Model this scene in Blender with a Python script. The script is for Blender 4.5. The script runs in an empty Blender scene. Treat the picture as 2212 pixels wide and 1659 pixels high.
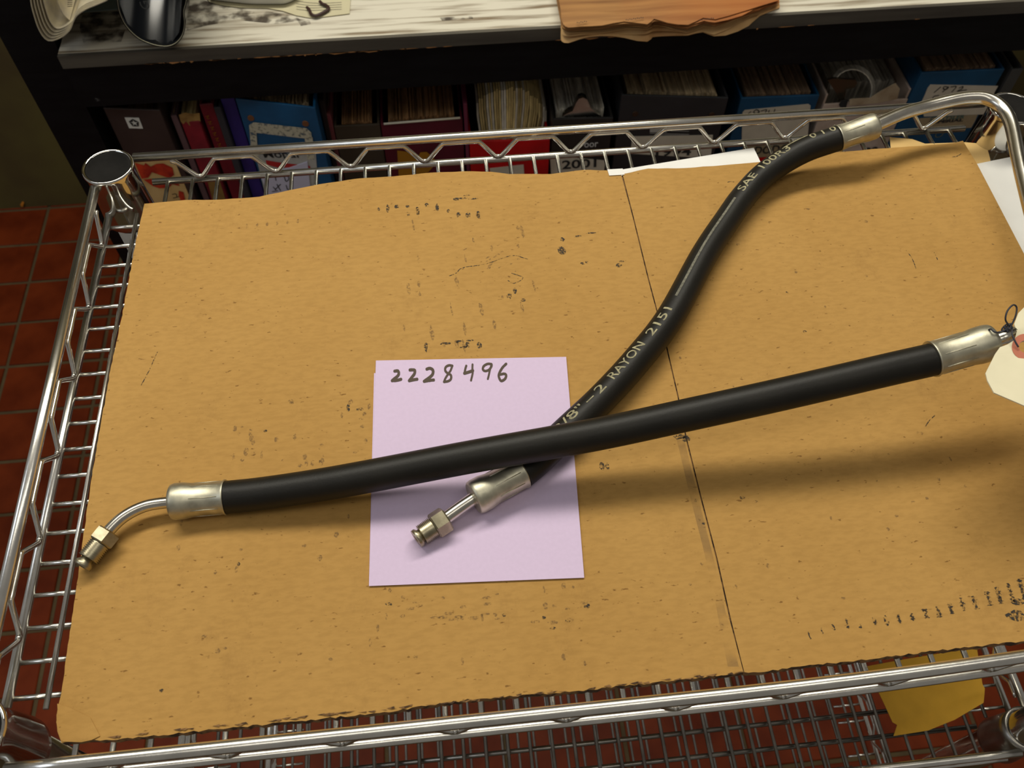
import bpy, bmesh, math, random
from math import sin, cos, pi, radians, sqrt
from mathutils import Vector, Matrix, Euler, noise as mn
random.seed(7)
scene = bpy.context.scene
col = scene.collection

# ------------------------------------------------------------------ camera
U = 0.016
CAM = Vector((11.1194, -4.5550, 25.3207)) * U
ROT = Euler((0.5851, -0.0056, -0.1016), 'XYZ')
FPX = 1890.31
cd = bpy.data.cameras.new('camera'); cam = bpy.data.objects.new('camera', cd); col.objects.link(cam)
cam.location = CAM; cam.rotation_euler = ROT
cd.sensor_width = 36; cd.lens = FPX / 2212 * 36; cd.clip_start = 0.02
cd.dof.use_dof = True; cd.dof.focus_distance = 0.47; cd.dof.aperture_fstop = 20
scene.camera = cam

# ------------------------------------------------------------------ world, lights, exposure
w = bpy.data.worlds.new('room_ambience'); scene.world = w; w.use_nodes = True
w.node_tree.nodes['Background'].inputs[0].default_value = (0.94, 0.88, 0.80, 1)
w.node_tree.nodes['Background'].inputs[1].default_value = 0.19
def area(name, loc, target, sx, sy, power, color):
    l = bpy.data.lights.new(name, 'AREA'); l.shape = 'RECTANGLE'; l.size = sx; l.size_y = sy
    l.energy = power; l.color = color
    o = bpy.data.objects.new(name, l); col.objects.link(o); o.location = loc
    o.rotation_euler = (Vector(target) - Vector(loc)).to_track_quat('-Z', 'Y').to_euler()
    return o
area('ceiling_lamp', (0.14, 0.90, 1.30), (0.3, 0.15, 0), 1.8, 0.24, 25, (1.0, 0.95, 0.82))
area('window_light', (-1.7, -0.2, 1.5), (0.3, 0.2, 0), 1.0, 0.8, 6.0, (0.80, 0.88, 1.0))
area('side_lamp', (0.5, -0.30, 1.95), (0.35, 0.2, 0), 2.2, 0.3, 6.5, (1.0, 0.95, 0.84))
scene.view_settings.view_transform = 'Standard'
scene.view_settings.look = 'None'
scene.view_settings.exposure = -0.10
scene.view_settings.gamma = 1
scene.view_settings.use_curve_mapping = False

# ------------------------------------------------------------------ measuring helpers
RM = ROT.to_matrix()
def ray(x, y): return RM @ Vector(((x - 1106) / FPX, -(y - 829.5) / FPX, -1.0))
def atz(x, y, z):
    d = ray(x, y); return CAM + d * ((z - CAM.z) / d.z)
def aty(x, y, Y):
    d = ray(x, y); return CAM + d * ((Y - CAM.y) / d.y)

# ------------------------------------------------------------------ materials
def mat(name, color, rough=0.6, metal=0.0, var=0.0, vscale=30.0, col2=None, bump=0.0, bscale=200.0,
        spec=0.5, coat=0.0, stretch=(1, 1, 1), detail=4.0, lo=0.35, hi=0.65):
    m = bpy.data.materials.new(name); m.use_nodes = True
    nt = m.node_tree; b = nt.nodes['Principled BSDF']
    b.inputs['Roughness'].default_value = rough; b.inputs['Metallic'].default_value = metal
    b.inputs['Specular IOR Level'].default_value = spec
    b.inputs['Coat Weight'].default_value = coat
    tc = nt.nodes.new('ShaderNodeTexCoord'); mp = nt.nodes.new('ShaderNodeMapping')
    mp.inputs['Scale'].default_value = stretch
    nt.links.new(tc.outputs['Object'], mp.inputs[0])
    n = nt.nodes.new('ShaderNodeTexNoise'); n.inputs['Scale'].default_value = vscale; n.inputs['Detail'].default_value = detail
    nt.links.new(mp.outputs[0], n.inputs['Vector'])
    r = nt.nodes.new('ShaderNodeValToRGB')
    c2 = col2 if col2 else tuple(c * (1 - var) for c in color)
    r.color_ramp.elements[0].color = (*c2, 1); r.color_ramp.elements[1].color = (*color, 1)
    r.color_ramp.elements[0].position = lo; r.color_ramp.elements[1].position = hi
    nt.links.new(n.outputs['Fac'], r.inputs[0]); nt.links.new(r.outputs[0], b.inputs['Base Color'])
    if bump > 0:
        n2 = nt.nodes.new('ShaderNodeTexNoise'); n2.inputs['Scale'].default_value = bscale; n2.inputs['Detail'].default_value = 3
        nt.links.new(mp.outputs[0], n2.inputs['Vector'])
        bp = nt.nodes.new('ShaderNodeBump'); bp.inputs['Strength'].default_value = bump; bp.inputs['Distance'].default_value = 0.0006
        nt.links.new(n2.outputs['Fac'], bp.inputs['Height']); nt.links.new(bp.outputs[0], b.inputs['Normal'])
    return m

def srgb(r, g, b):
    f = lambda c: (c / 255 / 12.92) if c / 255 <= 0.04045 else ((c / 255 + 0.055) / 1.055) ** 2.4
    return (f(r), f(g), f(b))

M = {}
M['chrome'] = mat('chrome', (0.86, 0.84, 0.78), 0.25, 1.0, var=0.15, vscale=60, bump=0.05, bscale=400)
M['chrome_bright'] = mat('chrome_bright', (0.70, 0.68, 0.63), 0.10, 1.0, var=0.1, vscale=60)
M['shaded_dull_chrome'] = mat('shaded_dull_chrome', (0.42, 0.40, 0.36), 0.33, 1.0, var=0.3, vscale=80)  # darker chrome copy; on the lower decks its tone stands in for shade
M['zinc'] = mat('zinc', (0.62, 0.59, 0.46), 0.46, 1.0, var=0.28, vscale=160, bump=0.12, bscale=300)
M['steel_tube'] = mat('steel_tube', (0.66, 0.63, 0.56), 0.24, 1.0, var=0.15, vscale=120)
M['brass_zinc'] = mat('brass_zinc', (0.47, 0.42, 0.29), 0.36, 1.0, var=0.35, vscale=200, bump=0.1)
M['rubber'] = mat('rubber', (0.0105, 0.0090, 0.0062), 0.48, 0, var=0.3, vscale=60, bump=0.10, bscale=900, spec=0.30)
M['hose_print'] = mat('hose_print', (0.42, 0.38, 0.22), 0.7, 0, var=0.55, vscale=500)
M['cap'] = mat('cap_plastic', (0.014, 0.013, 0.012), 0.85, 0, spec=0.1, var=0.3, vscale=100)
M['black'] = mat('black_gap', (0.01, 0.01, 0.01), 0.8)
M['purple'] = mat('lilac_paper', (0.68, 0.545, 0.735), 0.85, 0, var=0.03, vscale=500, bump=0.05, bscale=900, spec=0.2)
M['marker'] = mat('marker_ink', (0.105, 0.080, 0.060), 0.8, 0, var=0.10, vscale=300, spec=0.2)
M['white_paper'] = mat('white_paper', (0.84, 0.83, 0.79), 0.8, 0, var=0.04, vscale=60, spec=0.2)
M['manila'] = mat('manila_paper', (0.66, 0.44, 0.17), 0.75, 0, var=0.12, vscale=40, spec=0.25, bump=0.1, bscale=60)
M['envelope'] = mat('envelope_paper', (0.78, 0.43, 0.045), 0.75, 0, var=0.15, vscale=40, spec=0.2)
M['tag'] = mat('tag_card', (0.80, 0.74, 0.53), 0.8, 0, var=0.06, vscale=60, spec=0.2)
M['tag_ring'] = mat('tag_ring', (0.52, 0.17, 0.10), 0.8, 0, var=0.1, vscale=100)
M['string'] = mat('dark_wire', (0.03, 0.03, 0.04), 0.45, 0.3)
M['black_paint'] = mat('black_paint', (0.0055, 0.0056, 0.0064), 0.5, 0, spec=0.2, col2=(0.003, 0.003, 0.0035), vscale=25, stretch=(1, 6, 6), bump=0.15, bscale=60)

def cardboard_mat():
    m = bpy.data.materials.new('cardboard'); m.use_nodes = True; nt = m.node_tree; b = nt.nodes['Principled BSDF']
    b.inputs['Roughness'].default_value = 0.82; b.inputs['Specular IOR Level'].default_value = 0.25
    tc = nt.nodes.new('ShaderNodeTexCoord')
    def noise(scale, st, detail=3, rough=0.5):
        mp = nt.nodes.new('ShaderNodeMapping'); mp.inputs['Scale'].default_value = st
        n = nt.nodes.new('ShaderNodeTexNoise'); n.inputs['Scale'].default_value = scale; n.inputs['Detail'].default_value = detail
        n.inputs['Roughness'].default_value = rough
        nt.links.new(tc.outputs['Object'], mp.inputs[0]); nt.links.new(mp.outputs[0], n.inputs['Vector']); return n.outputs['Fac']
    def ramp(src, p0, c0, p1, c1):
        r = nt.nodes.new('ShaderNodeValToRGB'); e = r.color_ramp.elements
        e[0].position = p0; e[0].color = (*c0, 1); e[1].position = p1; e[1].color = (*c1, 1)
        nt.links.new(src, r.inputs[0]); return r.outputs[0]
    def mul(a, c, f=1.0):
        x = nt.nodes.new('ShaderNodeMix'); x.data_type = 'RGBA'; x.blend_type = 'MULTIPLY'
        x.inputs['Factor'].default_value = f
        nt.links.new(a, x.inputs['A']); nt.links.new(c, x.inputs['B']); return x.outputs['Result']
    base = ramp(noise(9, (1, 1, 1), 4), 0.3, (0.425, 0.236, 0.062), 0.7, (0.468, 0.268, 0.076))
    fib = ramp(noise(420, (0.35, 1, 1), 3, 0.6), 0.35, (0.92, 0.91, 0.89), 0.6, (1.02, 1.02, 1.02))
    spk = ramp(noise(520, (0.5, 1, 1), 2), 0.24, (0.50, 0.44, 0.38), 0.31, (1, 1, 1))
    scuff = ramp(noise(26, (1, 0.7, 1), 8, 0.8), 0.22, (0.66, 0.62, 0.62), 0.44, (1, 1, 1))
    c = mul(mul(mul(base, fib), spk), scuff, 0.6)
    nt.links.new(c, b.inputs['Base Color'])
    bp = nt.nodes.new('ShaderNodeBump'); bp.inputs['Strength'].default_value = 0.02; bp.inputs['Distance'].default_value = 0.0004
    nt.links.new(noise(700, (0.5, 1, 1), 3), bp.inputs['Height']); nt.links.new(bp.outputs[0], b.inputs['Normal'])
    return m
M['cardboard'] = cardboard_mat()
M['cardboard_edge'] = mat('cardboard_edge', (0.22, 0.115, 0.04), 0.9, 0, col2=(0.05, 0.024, 0.01), vscale=260, stretch=(1, 1, 0.6), lo=0.42, hi=0.55)

def stain_mat(name, color, dens, scale=700):
    m = bpy.data.materials.new(name); m.use_nodes = True; nt = m.node_tree; b = nt.nodes['Principled BSDF']
    b.inputs['Base Color'].default_value = (*color, 1); b.inputs['Roughness'].default_value = 0.85
    tc = nt.nodes.new('ShaderNodeTexCoord')
    n = nt.nodes.new('ShaderNodeTexNoise'); n.inputs['Scale'].default_value = scale; n.inputs['Detail'].default_value = 3
    nt.links.new(tc.outputs['Object'], n.inputs['Vector'])
    r = nt.nodes.new('ShaderNodeValToRGB'); e = r.color_ramp.elements
    e[0].position = 0.40; e[0].color = (0, 0, 0, 1); e[1].position = 0.62; e[1].color = (dens, dens, dens, 1)
    nt.links.new(n.outputs['Fac'], r.inputs[0]); nt.links.new(r.outputs[0], b.inputs['Alpha'])
    return m
M['ink'] = stain_mat('ink_stain', (0.03, 0.025, 0.02), 1.0, 900)
M['ink_faint'] = stain_mat('faint_ink_stain', (0.16, 0.095, 0.045), 0.42, 900)
M['rub'] = stain_mat('rubbed_band', (0.30, 0.19, 0.08), 0.35, 60)
M['line'] = mat('pen_line', (0.05, 0.03, 0.02), 0.8)

# ------------------------------------------------------------------ object helpers
def link(name, me, m=None, parent=None):
    o = bpy.data.objects.new(name, me); col.objects.link(o)
    if m is not None and me is not None and len(me.materials) == 0: me.materials.append(m)
    if parent: o.parent = parent
    return o
def empty(name, loc, label=None, cat=None, group=None):
    o = bpy.data.objects.new(name, None); col.objects.link(o); o.location = loc; o.empty_display_size = 0.02
    tag(o, label, cat, group); return o
def tag(o, label=None, cat=None, group=None, kind=None):
    if label: o['label'] = label
    if cat: o['category'] = cat
    if group: o['group'] = group
    if kind: o['kind'] = kind
    return o
class MB:
    """mesh builder in world coordinates"""
    def __init__(s): s.v = []; s.f = []; s.mi = []; s.smooth = []
    def quad(s, pts, mi=0, sm=False):
        n = len(s.v); s.v += [tuple(p) for p in pts]; s.f.append(tuple(range(n, n + len(pts)))); s.mi.append(mi); s.smooth.append(sm)
    def box(s, a, b, mi=0, jit=0.0):
        x0, y0, z0 = a; x1, y1, z1 = b
        P = [(x0, y0, z0), (x1, y0, z0), (x1, y1, z0), (x0, y1, z0), (x0, y0, z1), (x1, y0, z1), (x1, y1, z1), (x0, y1, z1)]
        n = len(s.v); s.v += P
        for f in ((0, 3, 2, 1), (4, 5, 6, 7), (0, 1, 5, 4), (1, 2, 6, 5), (2, 3, 7, 6), (3, 0, 4, 7)):
            s.f.append(tuple(n + i for i in f)); s.mi.append(mi); s.smooth.append(False)
    def tube(s, path, r, n=10, caps=True, mi=0):
        path = [Vector(p) for p in path]; rr = r if isinstance(r, (list, tuple)) else [r] * len(path)
        fr = frames(path); base = len(s.v)
        for p, (t, u, v), R in zip(path, fr, rr):
            for k in range(n):
                a = 2 * pi * k / n; s.v.append(tuple(p + (u * cos(a) + v * sin(a)) * R))
        for i in range(len(path) - 1):
            for k in range(n):
                a = base + i * n + k; b = base + i * n + (k + 1) % n
                s.f.append((a, b, b + n, a + n)); s.mi.append(mi); s.smooth.append(True)
        if caps:
            s.f.append(tuple(base + k for k in reversed(range(n)))); s.mi.append(mi); s.smooth.append(False)
            e = base + (len(path) - 1) * n
            s.f.append(tuple(e + k for k in range(n))); s.mi.append(mi); s.smooth.append(False)
    def prism(s, poly, z0, z1, mi_top=0, mi_side=0):
        """poly: list of (x,y) or (x,y,dz)"""
        n = len(poly); b = len(s.v)
        dz = [p[2] if len(p) > 2 else 0 for p in poly]
        for p, d in zip(poly, dz): s.v.append((p[0], p[1], z1 + d))
        for p, d in zip(poly, dz): s.v.append((p[0], p[1], z0 + d))
        ar = sum(poly[i][0] * poly[(i + 1) % n][1] - poly[(i + 1) % n][0] * poly[i][1] for i in range(n))
        order = list(range(n)) if ar > 0 else list(reversed(range(n)))
        s.f.append(tuple(b + i for i in order)); s.mi.append(mi_top); s.smooth.append(False)
        s.f.append(tuple(b + n + i for i in reversed(order))); s.mi.append(mi_top); s.smooth.append(False)
        for j in range(n):
            i, k = order[j], order[(j + 1) % n]
            s.f.append((b + i, b + n + i, b + n + k, b + k)); s.mi.append(mi_side); s.smooth.append(False)
    def sheet(s, rows, thick=0.0, mi=0, sm=True):
        """grid of points; rows[i][j]; thickness along the local normal"""
        R, C = len(rows), len(rows[0]); P = [[Vector(p) for p in r] for r in rows]
        N = [[None] * C for _ in range(R)]
        for i in range(R):
            for j in range(C):
                a = P[min(i + 1, R - 1)][j] - P[max(i - 1, 0)][j]; b = P[i][min(j + 1, C - 1)] - P[i][max(j - 1, 0)]
                nn = a.cross(b); N[i][j] = nn.normalized() if nn.length > 0 else Vector((0, 0, 1))
        b0 = len(s.v)
        for i in range(R):
            for j in range(C): s.v.append(tuple(P[i][j] + N[i][j] * thick / 2))
        b1 = len(s.v)
        for i in range(R):
            for j in range(C): s.v.append(tuple(P[i][j] - N[i][j] * thick / 2))
        for i in range(R - 1):
            for j in range(C - 1):
                a = i * C + j
                s.f.append((b0 + a, b0 + a + C, b0 + a + C + 1, b0 + a + 1)); s.mi.append(mi); s.smooth.append(sm)
                s.f.append((b1 + a, b1 + a + 1, b1 + a + C + 1, b1 + a + C)); s.mi.append(mi); s.smooth.append(sm)
        ring = [j for j in range(C)] + [i * C + C - 1 for i in range(1, R)] + [(R - 1) * C + j for j in reversed(range(C - 1))] + [i * C for i in reversed(range(1, R - 1))]
        b2 = len(s.v); nr = len(ring)
        s.v += [s.v[b0 + a] for a in ring]; s.v += [s.v[b1 + a] for a in ring]
        for a in range(nr):
            b = (a + 1) % nr; s.f.append((b2 + a, b2 + b, b2 + nr + b, b2 + nr + a)); s.mi.append(mi); s.smooth.append(False)
    def build(s, name, mats, parent=None, origin=None):
        """world coords -> local to parent/origin"""
        me = bpy.data.meshes.new(name)
        if parent is not None:
            inv = parent.matrix_basis.inverted() if parent.parent is None else (parent.parent.matrix_basis @ parent.matrix_basis).inverted()
            vs = [tuple(inv @ Vector(v)) for v in s.v]
        else:
            O = Vector(origin) if origin is not None else sum((Vector(v) for v in s.v), Vector()) / max(1, len(s.v))
            vs = [tuple(Vector(v) - O) for v in s.v]
        me.from_pydata(vs, [], s.f)
        for p, m_, sm in zip(me.polygons, s.mi, s.smooth): p.material_index = m_; p.use_smooth = sm
        ms = mats if isinstance(mats, (list, tuple)) else [mats]
        for m_ in ms: me.materials.append(m_)
        me.update()
        o = link(name, me, None, parent)
        if parent is None: o.location = O
        return o
def frames(path):
    T = []
    for i in range(len(path)):
        t = path[min(i + 1, len(path) - 1)] - path[max(i - 1, 0)]; T.append(t.normalized())
    up = Vector((0, 0, 1)) if abs(T[0].z) < 0.95 else Vector((0, 1, 0))
    u = (up - T[0] * up.dot(T[0])).normalized(); out = []
    for t in T:
        u = (u - t * u.dot(t)).normalized(); out.append((t, u, t.cross(u)))
    return out
def catmull(pts, seg=8):
    P = [Vector(p) for p in pts]; P = [P[0] * 2 - P[1]] + P + [P[-1] * 2 - P[-2]]; out = []
    for i in range(1, len(P) - 2):
        for k in range(seg):
            t = k / seg; a, b, c, d = P[i - 1:i + 3]
            out.append(0.5 * ((2 * b) + (c - a) * t + (2 * a - 5 * b + 4 * c - d) * t * t + (3 * b - a - 3 * c + d) * t ** 3))
    out.append(P[-2]); return out
def lathe(mb, p0, p1, prof, n=40, mi=0, caps=True):
    """prof: list of (t in metres along axis p0->p1, r)"""
    p0 = Vector(p0); ax = (Vector(p1) - p0).normalized()
    t_, u, v = frames([p0, p0 + ax])[0]; b = len(mb.v); C_ = len(prof)
    for t, r in prof:
        for k in range(n):
            a = 2 * pi * k / n; mb.v.append(tuple(p0 + ax * t + (u * cos(a) + v * sin(a)) * r))
    for i in range(C_ - 1):
        for k in range(n):
            a = b + i * n + k; c = b + i * n + (k + 1) % n; mb.f.append((a, c, c + n, a + n)); mb.mi.append(mi); mb.smooth.append(True)
    if caps:
        mb.f.append(tuple(b + k for k in reversed(range(n)))); mb.mi.append(mi); mb.smooth.append(False)
        e = b + (C_ - 1) * n; mb.f.append(tuple(e + k for k in range(n))); mb.mi.append(mi); mb.smooth.append(False)
def text_mesh(body, size, font_shear=0.0, bold=0.0):
    cu = bpy.data.curves.new('txt', 'FONT'); cu.body = body; cu.size = size; cu.shear = font_shear; cu.offset = bold
    cu.resolution_u = 3
    o = bpy.data.objects.new('txt', cu); col.objects.link(o)
    dg = bpy.context.evaluated_depsgraph_get(); me = bpy.data.meshes.new_from_object(o.evaluated_get(dg))
    bpy.data.objects.remove(o); bpy.data.curves.remove(cu)
    bm = bmesh.new(); bm.from_mesh(me); bpy.data.meshes.remove(me)
    return bm
def flat_text(name, body, origin, xdir, ydir, width, height, m, parent, lift=0.0003, shear=0.0, bold=0.0):
    """text filling width x height on the plane (origin, xdir, ydir)"""
    bm = text_mesh(body, 1.0, shear, bold)
    xs = [v.co.x for v in bm.verts]; ys = [v.co.y for v in bm.verts]
    x0, x1, y0, y1 = min(xs), max(xs), min(ys), max(ys)
    X = Vector(xdir).normalized(); Y = Vector(ydir).normalized(); N = X.cross(Y); O = Vector(origin)
    mb = MB(); mb.v = [tuple(O + X * ((v.co.x - x0) / (x1 - x0) * width) + Y * ((v.co.y - y0) / (y1 - y0) * height) + N * lift) for v in bm.verts]
    bm.verts.index_update()
    for f in bm.faces: mb.f.append(tuple(v.index for v in f.verts)); mb.mi.append(0); mb.smooth.append(False)
    bm.free(); return mb.build(name, m, parent)

# ------------------------------------------------------------------ the room
FZ = -0.90
M['tile'] = mat('quarry_tile', srgb(112, 45, 17), 0.5, 0, col2=srgb(86, 30, 9), vscale=14, spec=0.10, bump=0.2, bscale=60, detail=6)
M['grout'] = mat('grout', srgb(88, 72, 44), 0.9, 0, var=0.3, vscale=30, bump=0.3, bscale=200)
M['wall'] = mat('olive_brown_plaster', srgb(92, 84, 38), 0.85, 0, col2=srgb(72, 58, 28), vscale=5, bump=0.4, bscale=40, detail=6)
mb = MB(); mb.box((-1.6, -1.6, FZ - 0.06), (2.2, 1.36, FZ - 0.003)); fl = mb.build('floor', M['grout'], origin=(0, 0, FZ)); tag(fl, kind='structure')
mb = MB(); mb.box((-1.6, 1.318, FZ), (2.2, 1.40, 2.3)); tag(mb.build('wall_back', M['wall'], origin=(0, 1.318, FZ)), kind='structure')
TX, TY, GW = 0.167, 0.0998, 0.0065
tbm = bmesh.new(); bmesh.ops.create_cube(tbm, size=1.0)
for v in tbm.verts: v.co = Vector((v.co.x * (TX - GW), v.co.y * (TY - GW), v.co.z * 0.006 - 0.003))
bmesh.ops.bevel(tbm, geom=[e for e in tbm.edges if all(v.co.z > -0.001 for v in e.verts)], offset=0.0012, segments=1, affect='EDGES')
tile_me = bpy.data.meshes.new('floor_tile'); tbm.to_mesh(tile_me); tbm.free(); tile_me.materials.append(M['tile'])
for i in range(-5, 11):
    for j in range(-1, 17):
        if len(fl.children) >= 296: break
        t = link('floor_tile', tile_me, None, fl)
        t.location = (-0.632 + TX * (i + 0.5) - 0.0, 1.313 - TY * (j + 0.5), random.uniform(-0.0006, 0.0006))
        t.rotation_euler = (0, 0, random.uniform(-0.004, 0.004))

# ------------------------------------------------------------------ work bench
BY, BF = 0.668, 0.690
wood = mat('worn_white_paint', srgb(214, 208, 190), 0.6, 0, col2=srgb(128, 112, 88), vscale=9, stretch=(1.2, 16, 1), detail=12, lo=0.30, hi=0.52, bump=0.2, bscale=60)
M['wood_black'] = mat('grey_black_edge', srgb(92, 87, 76), 0.55, 0, col2=srgb(66, 61, 54), vscale=20, stretch=(0.3, 3, 3), bump=0.2, bscale=80)
bench = empty('work_bench', (-0.195, 0.71, FZ), 'black painted wooden work bench with worn white top behind the wire cart', 'bench')
mb = MB(); mb.box((-0.170, BF - 0.014, -0.1225), (1.15, 1.30, -0.1092)); mb.build('bench_top', wood, bench)
mb = MB()
xs = [-0.170 + i * 0.02 for i in range(67)]
mb.box((-0.170, BF - 0.018, -0.1228), (1.15, BF - 0.0142, -0.1094)); mb.build('top_edge', M['wood_black'], bench)
M['bare_wood'] = mat('bare_wood', srgb(196, 140, 84), 0.7, 0, var=0.3, vscale=60)
mb = MB()
for k in range(46):
    x = -0.11 + random.random() * 0.30 if k < 36 else 0.2 + random.random() * 0.5
    L = random.uniform(0.002, 0.020); h = random.uniform(0.0002, 0.0007) if k % 6 else 0.0016
    mb.quad([(x, BF - 0.0182, -0.1227), (x + L * .3, BF - 0.0182, -0.1227 - h), (x + L * .7, BF - 0.0182, -0.1226 - h * .6), (x + L, BF - 0.0182, -0.1227), (x + L * .8, BF - 0.0182, -0.1222), (x + L * .2, BF - 0.0182, -0.1221)])
tag(mb.build('paint_chip', M['bare_wood'], bench), kind='stuff', label='bare orange wood chips along the edge')
mb = MB(); mb.v = []; mb.box((-0.172, BF - 0.012, -0.172), (1.15, BF + 0.024, -0.1228)); ap = mb.build('apron', M['black_paint'], bench)
for (lx, ly) in ((-0.218, BF - 0.004), (1.03, BF - 0.004), (-0.218, 1.22), (1.03, 1.22)):
    mb = MB(); mb.box((lx, ly, FZ), (lx + 0.0455, ly + 0.085, 0.42 if ly < 1 else -0.11)); mb.build('leg', M['black_paint'], bench)
SHZ = -0.500
mb = MB(); mb.box((-0.172, BF - 0.005, SHZ - 0.03), (1.03, 1.25, SHZ)); mb.build('lower_shelf', M['black_paint'], bench)
mb = MB(); mb.box((-0.172, 1.26, SHZ), (1.03, 1.275, -0.125)); mb.build('back_panel', M['black_paint'], bench)
mb = MB()
for poly in ([(178, 28), (256, 24), (272, 60), (262, 90), (180, 92), (172, 60)], [(404, -10), (452, 4), (500, 14), (560, 22), (640, 34), (650, 44), (600, 52), (520, 44), (450, 54), (404, 66)], [(640, 40), (668, 42), (672, 52), (650, 56)], [(950, 38), (1020, 34), (1022, 40), (955, 45)]):
    mb.quad([atz(x, y, -0.1090) for x, y in reversed(poly)])
tag(mb.build('worn_patch', stain_mat('bare_wood_wear', (0.07, 0.052, 0.036), 0.8, 75), bench), kind='stuff', label='dark patches worn through the white paint')
mb = MB()
for (px, py, r) in ((210, 215, 4), (725, 110, 9), (905, 85, 6), (990, 80, 6), (560, 108, 4)):
    p = aty(px, py, BF - 0.0123)
    mb.quad([(p.x + cos(a) * r / 2000 * random.uniform(.5, 1.3) * 1.5, BF - 0.0123, p.z + sin(a) * r / 2000 * random.uniform(.5, 1.2)) for a in [k * pi / 5 for k in range(10)]])
tag(mb.build('paint_scuff', stain_mat('grey_scuff', (0.25, 0.25, 0.24), 0.35, 500), bench), kind='stuff')

# ------------------------------------------------------------------ wire cart
YB, YF, XL, XR, HU = 0.3743, 0.0130, -0.0350, 0.5640, 0.0211
cart = empty('wire_cart', (0.2645, 0.193, FZ), 'chrome wire shelf cart with three decks, cardboard sheet on the top one', 'cart')
PER, PH = 0.0488, 0.0213
def wave(a0, a1, phase, zl, zh, fixed, axis):
    pts = []; k0 = int(math.floor((a0 - phase) / PER)) - 1
    for k in range(k0, k0 + 30):
        c = phase + k * PER
        for f, h in ((-0.30, 1), (-0.245, .93), (-0.05, .06), (0, 0), (0.05, .06), (0.245, .93), (0.30, 1), (0.5, 1.0)):
            a = c + f * PER
            if a0 <= a <= a1: pts.append((a, zl + (zh - zl) * h))
    out = [Vector((a, fixed, z)) if axis == 'x' else Vector((fixed, a, z)) for a, z in pts]
    return catmull(out, 3)
def shelf(z0, sx=0.0):
    """one wire deck at height z0 (axis of the lower rails)"""
    def rail(name, a, b, r):
        mb = MB(); mb.tube([a, b], r, 16); mb.build(name, M['chrome'], cart)
    top = z0 == 0
    rail('upper_rail', (-0.015, YB, z0 + HU), (0.5445, YB, z0 + HU), 0.0029)
    rail('lower_rail', (-0.010, YB, z0), (0.540, YB, z0), 0.0023)
    def bow(x): return min(0.0066, 0.15 * max(0, x - 0.28) ** 2) if top else 0      # the top front rail is bent in a little at the right
    fx = [-0.018 + i * 0.5655 / 24 for i in range(25)]
    for nm, zz, rr in (('upper_rail', HU, 0.0029), ('lower_rail', 0, 0.0023)):
        mb = MB(); mb.tube([(x, YF + bow(x), z0 + zz) for x in fx], rr, 16); mb.build(nm, M['chrome'], cart)
    for x in (XL, XR):
        rail('upper_rail', (x, 0.035, z0 + HU), (x, 0.352, z0 + HU), 0.0029)
        rail('lower_rail', (x + (0.001 if x < 0 else -0.001), 0.035, z0), (x + (0.001 if x < 0 else -0.001), 0.350, z0), 0.0023)
        mb = MB(); mb.tube(wave(0.045, 0.340, 0.3185, z0 + 0.0032, z0 + HU - 0.0042, x + (0.0018 if x < 0 else -0.0018), 'y'), 0.0014, 8); mb.build('truss_wire', M['chrome'], cart)
    for y in (YB - 0.0006, YF + 0.0006):
        mb = MB(); mb.tube([p + Vector((0, bow(p.x) if y < 0.2 else 0, 0)) for p in wave(0.0035, 0.527, PH if y > 0.2 else 0.0176, z0 + 0.0032, z0 + HU - 0.0042, y, 'x')], 0.0015, 8); mb.build('truss_wire', M['chrome'], cart)
    for k in range(-1, 35):
        if k in (-1, 34): a, b = 0.0415, 0.345
        else: a, b = YF + bow(k * U), YB
        mb = MB(); mb.tube([(k * U, a, z0 + 0.0008), (k * U, b, z0 + 0.0008)], 0.00135, 8); mb.build('deck_wire', M['shaded_dull_chrome'] if z0 < 0 else M['chrome'], cart)
    for i in range(19):
        y = 0.3364 - i * 0.01602
        for (xa, xb) in ((XL, -0.006), (XR, 0.534)):
            mb = MB(); mb.tube([(xa, y, z0 - 0.0012), (xb, y, z0 - 0.0012)], 0.00125, 8); mb.build('rung', M['chrome'], cart)
    for y in (0.037, 0.054, 0.19, 0.33):
        if top and y < 0.1: continue
        mb = MB(); mb.tube([(0.0, y, z0 - 0.003), (0.536, y, z0 - 0.003)], 0.0018, 8); mb.build('support_rod', M['shaded_dull_chrome'], cart)
shelf(0.0); shelf(-0.266); shelf(-0.525)
CX = (-0.0265, 0.5555); CY = (0.0275, 0.3598)
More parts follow.
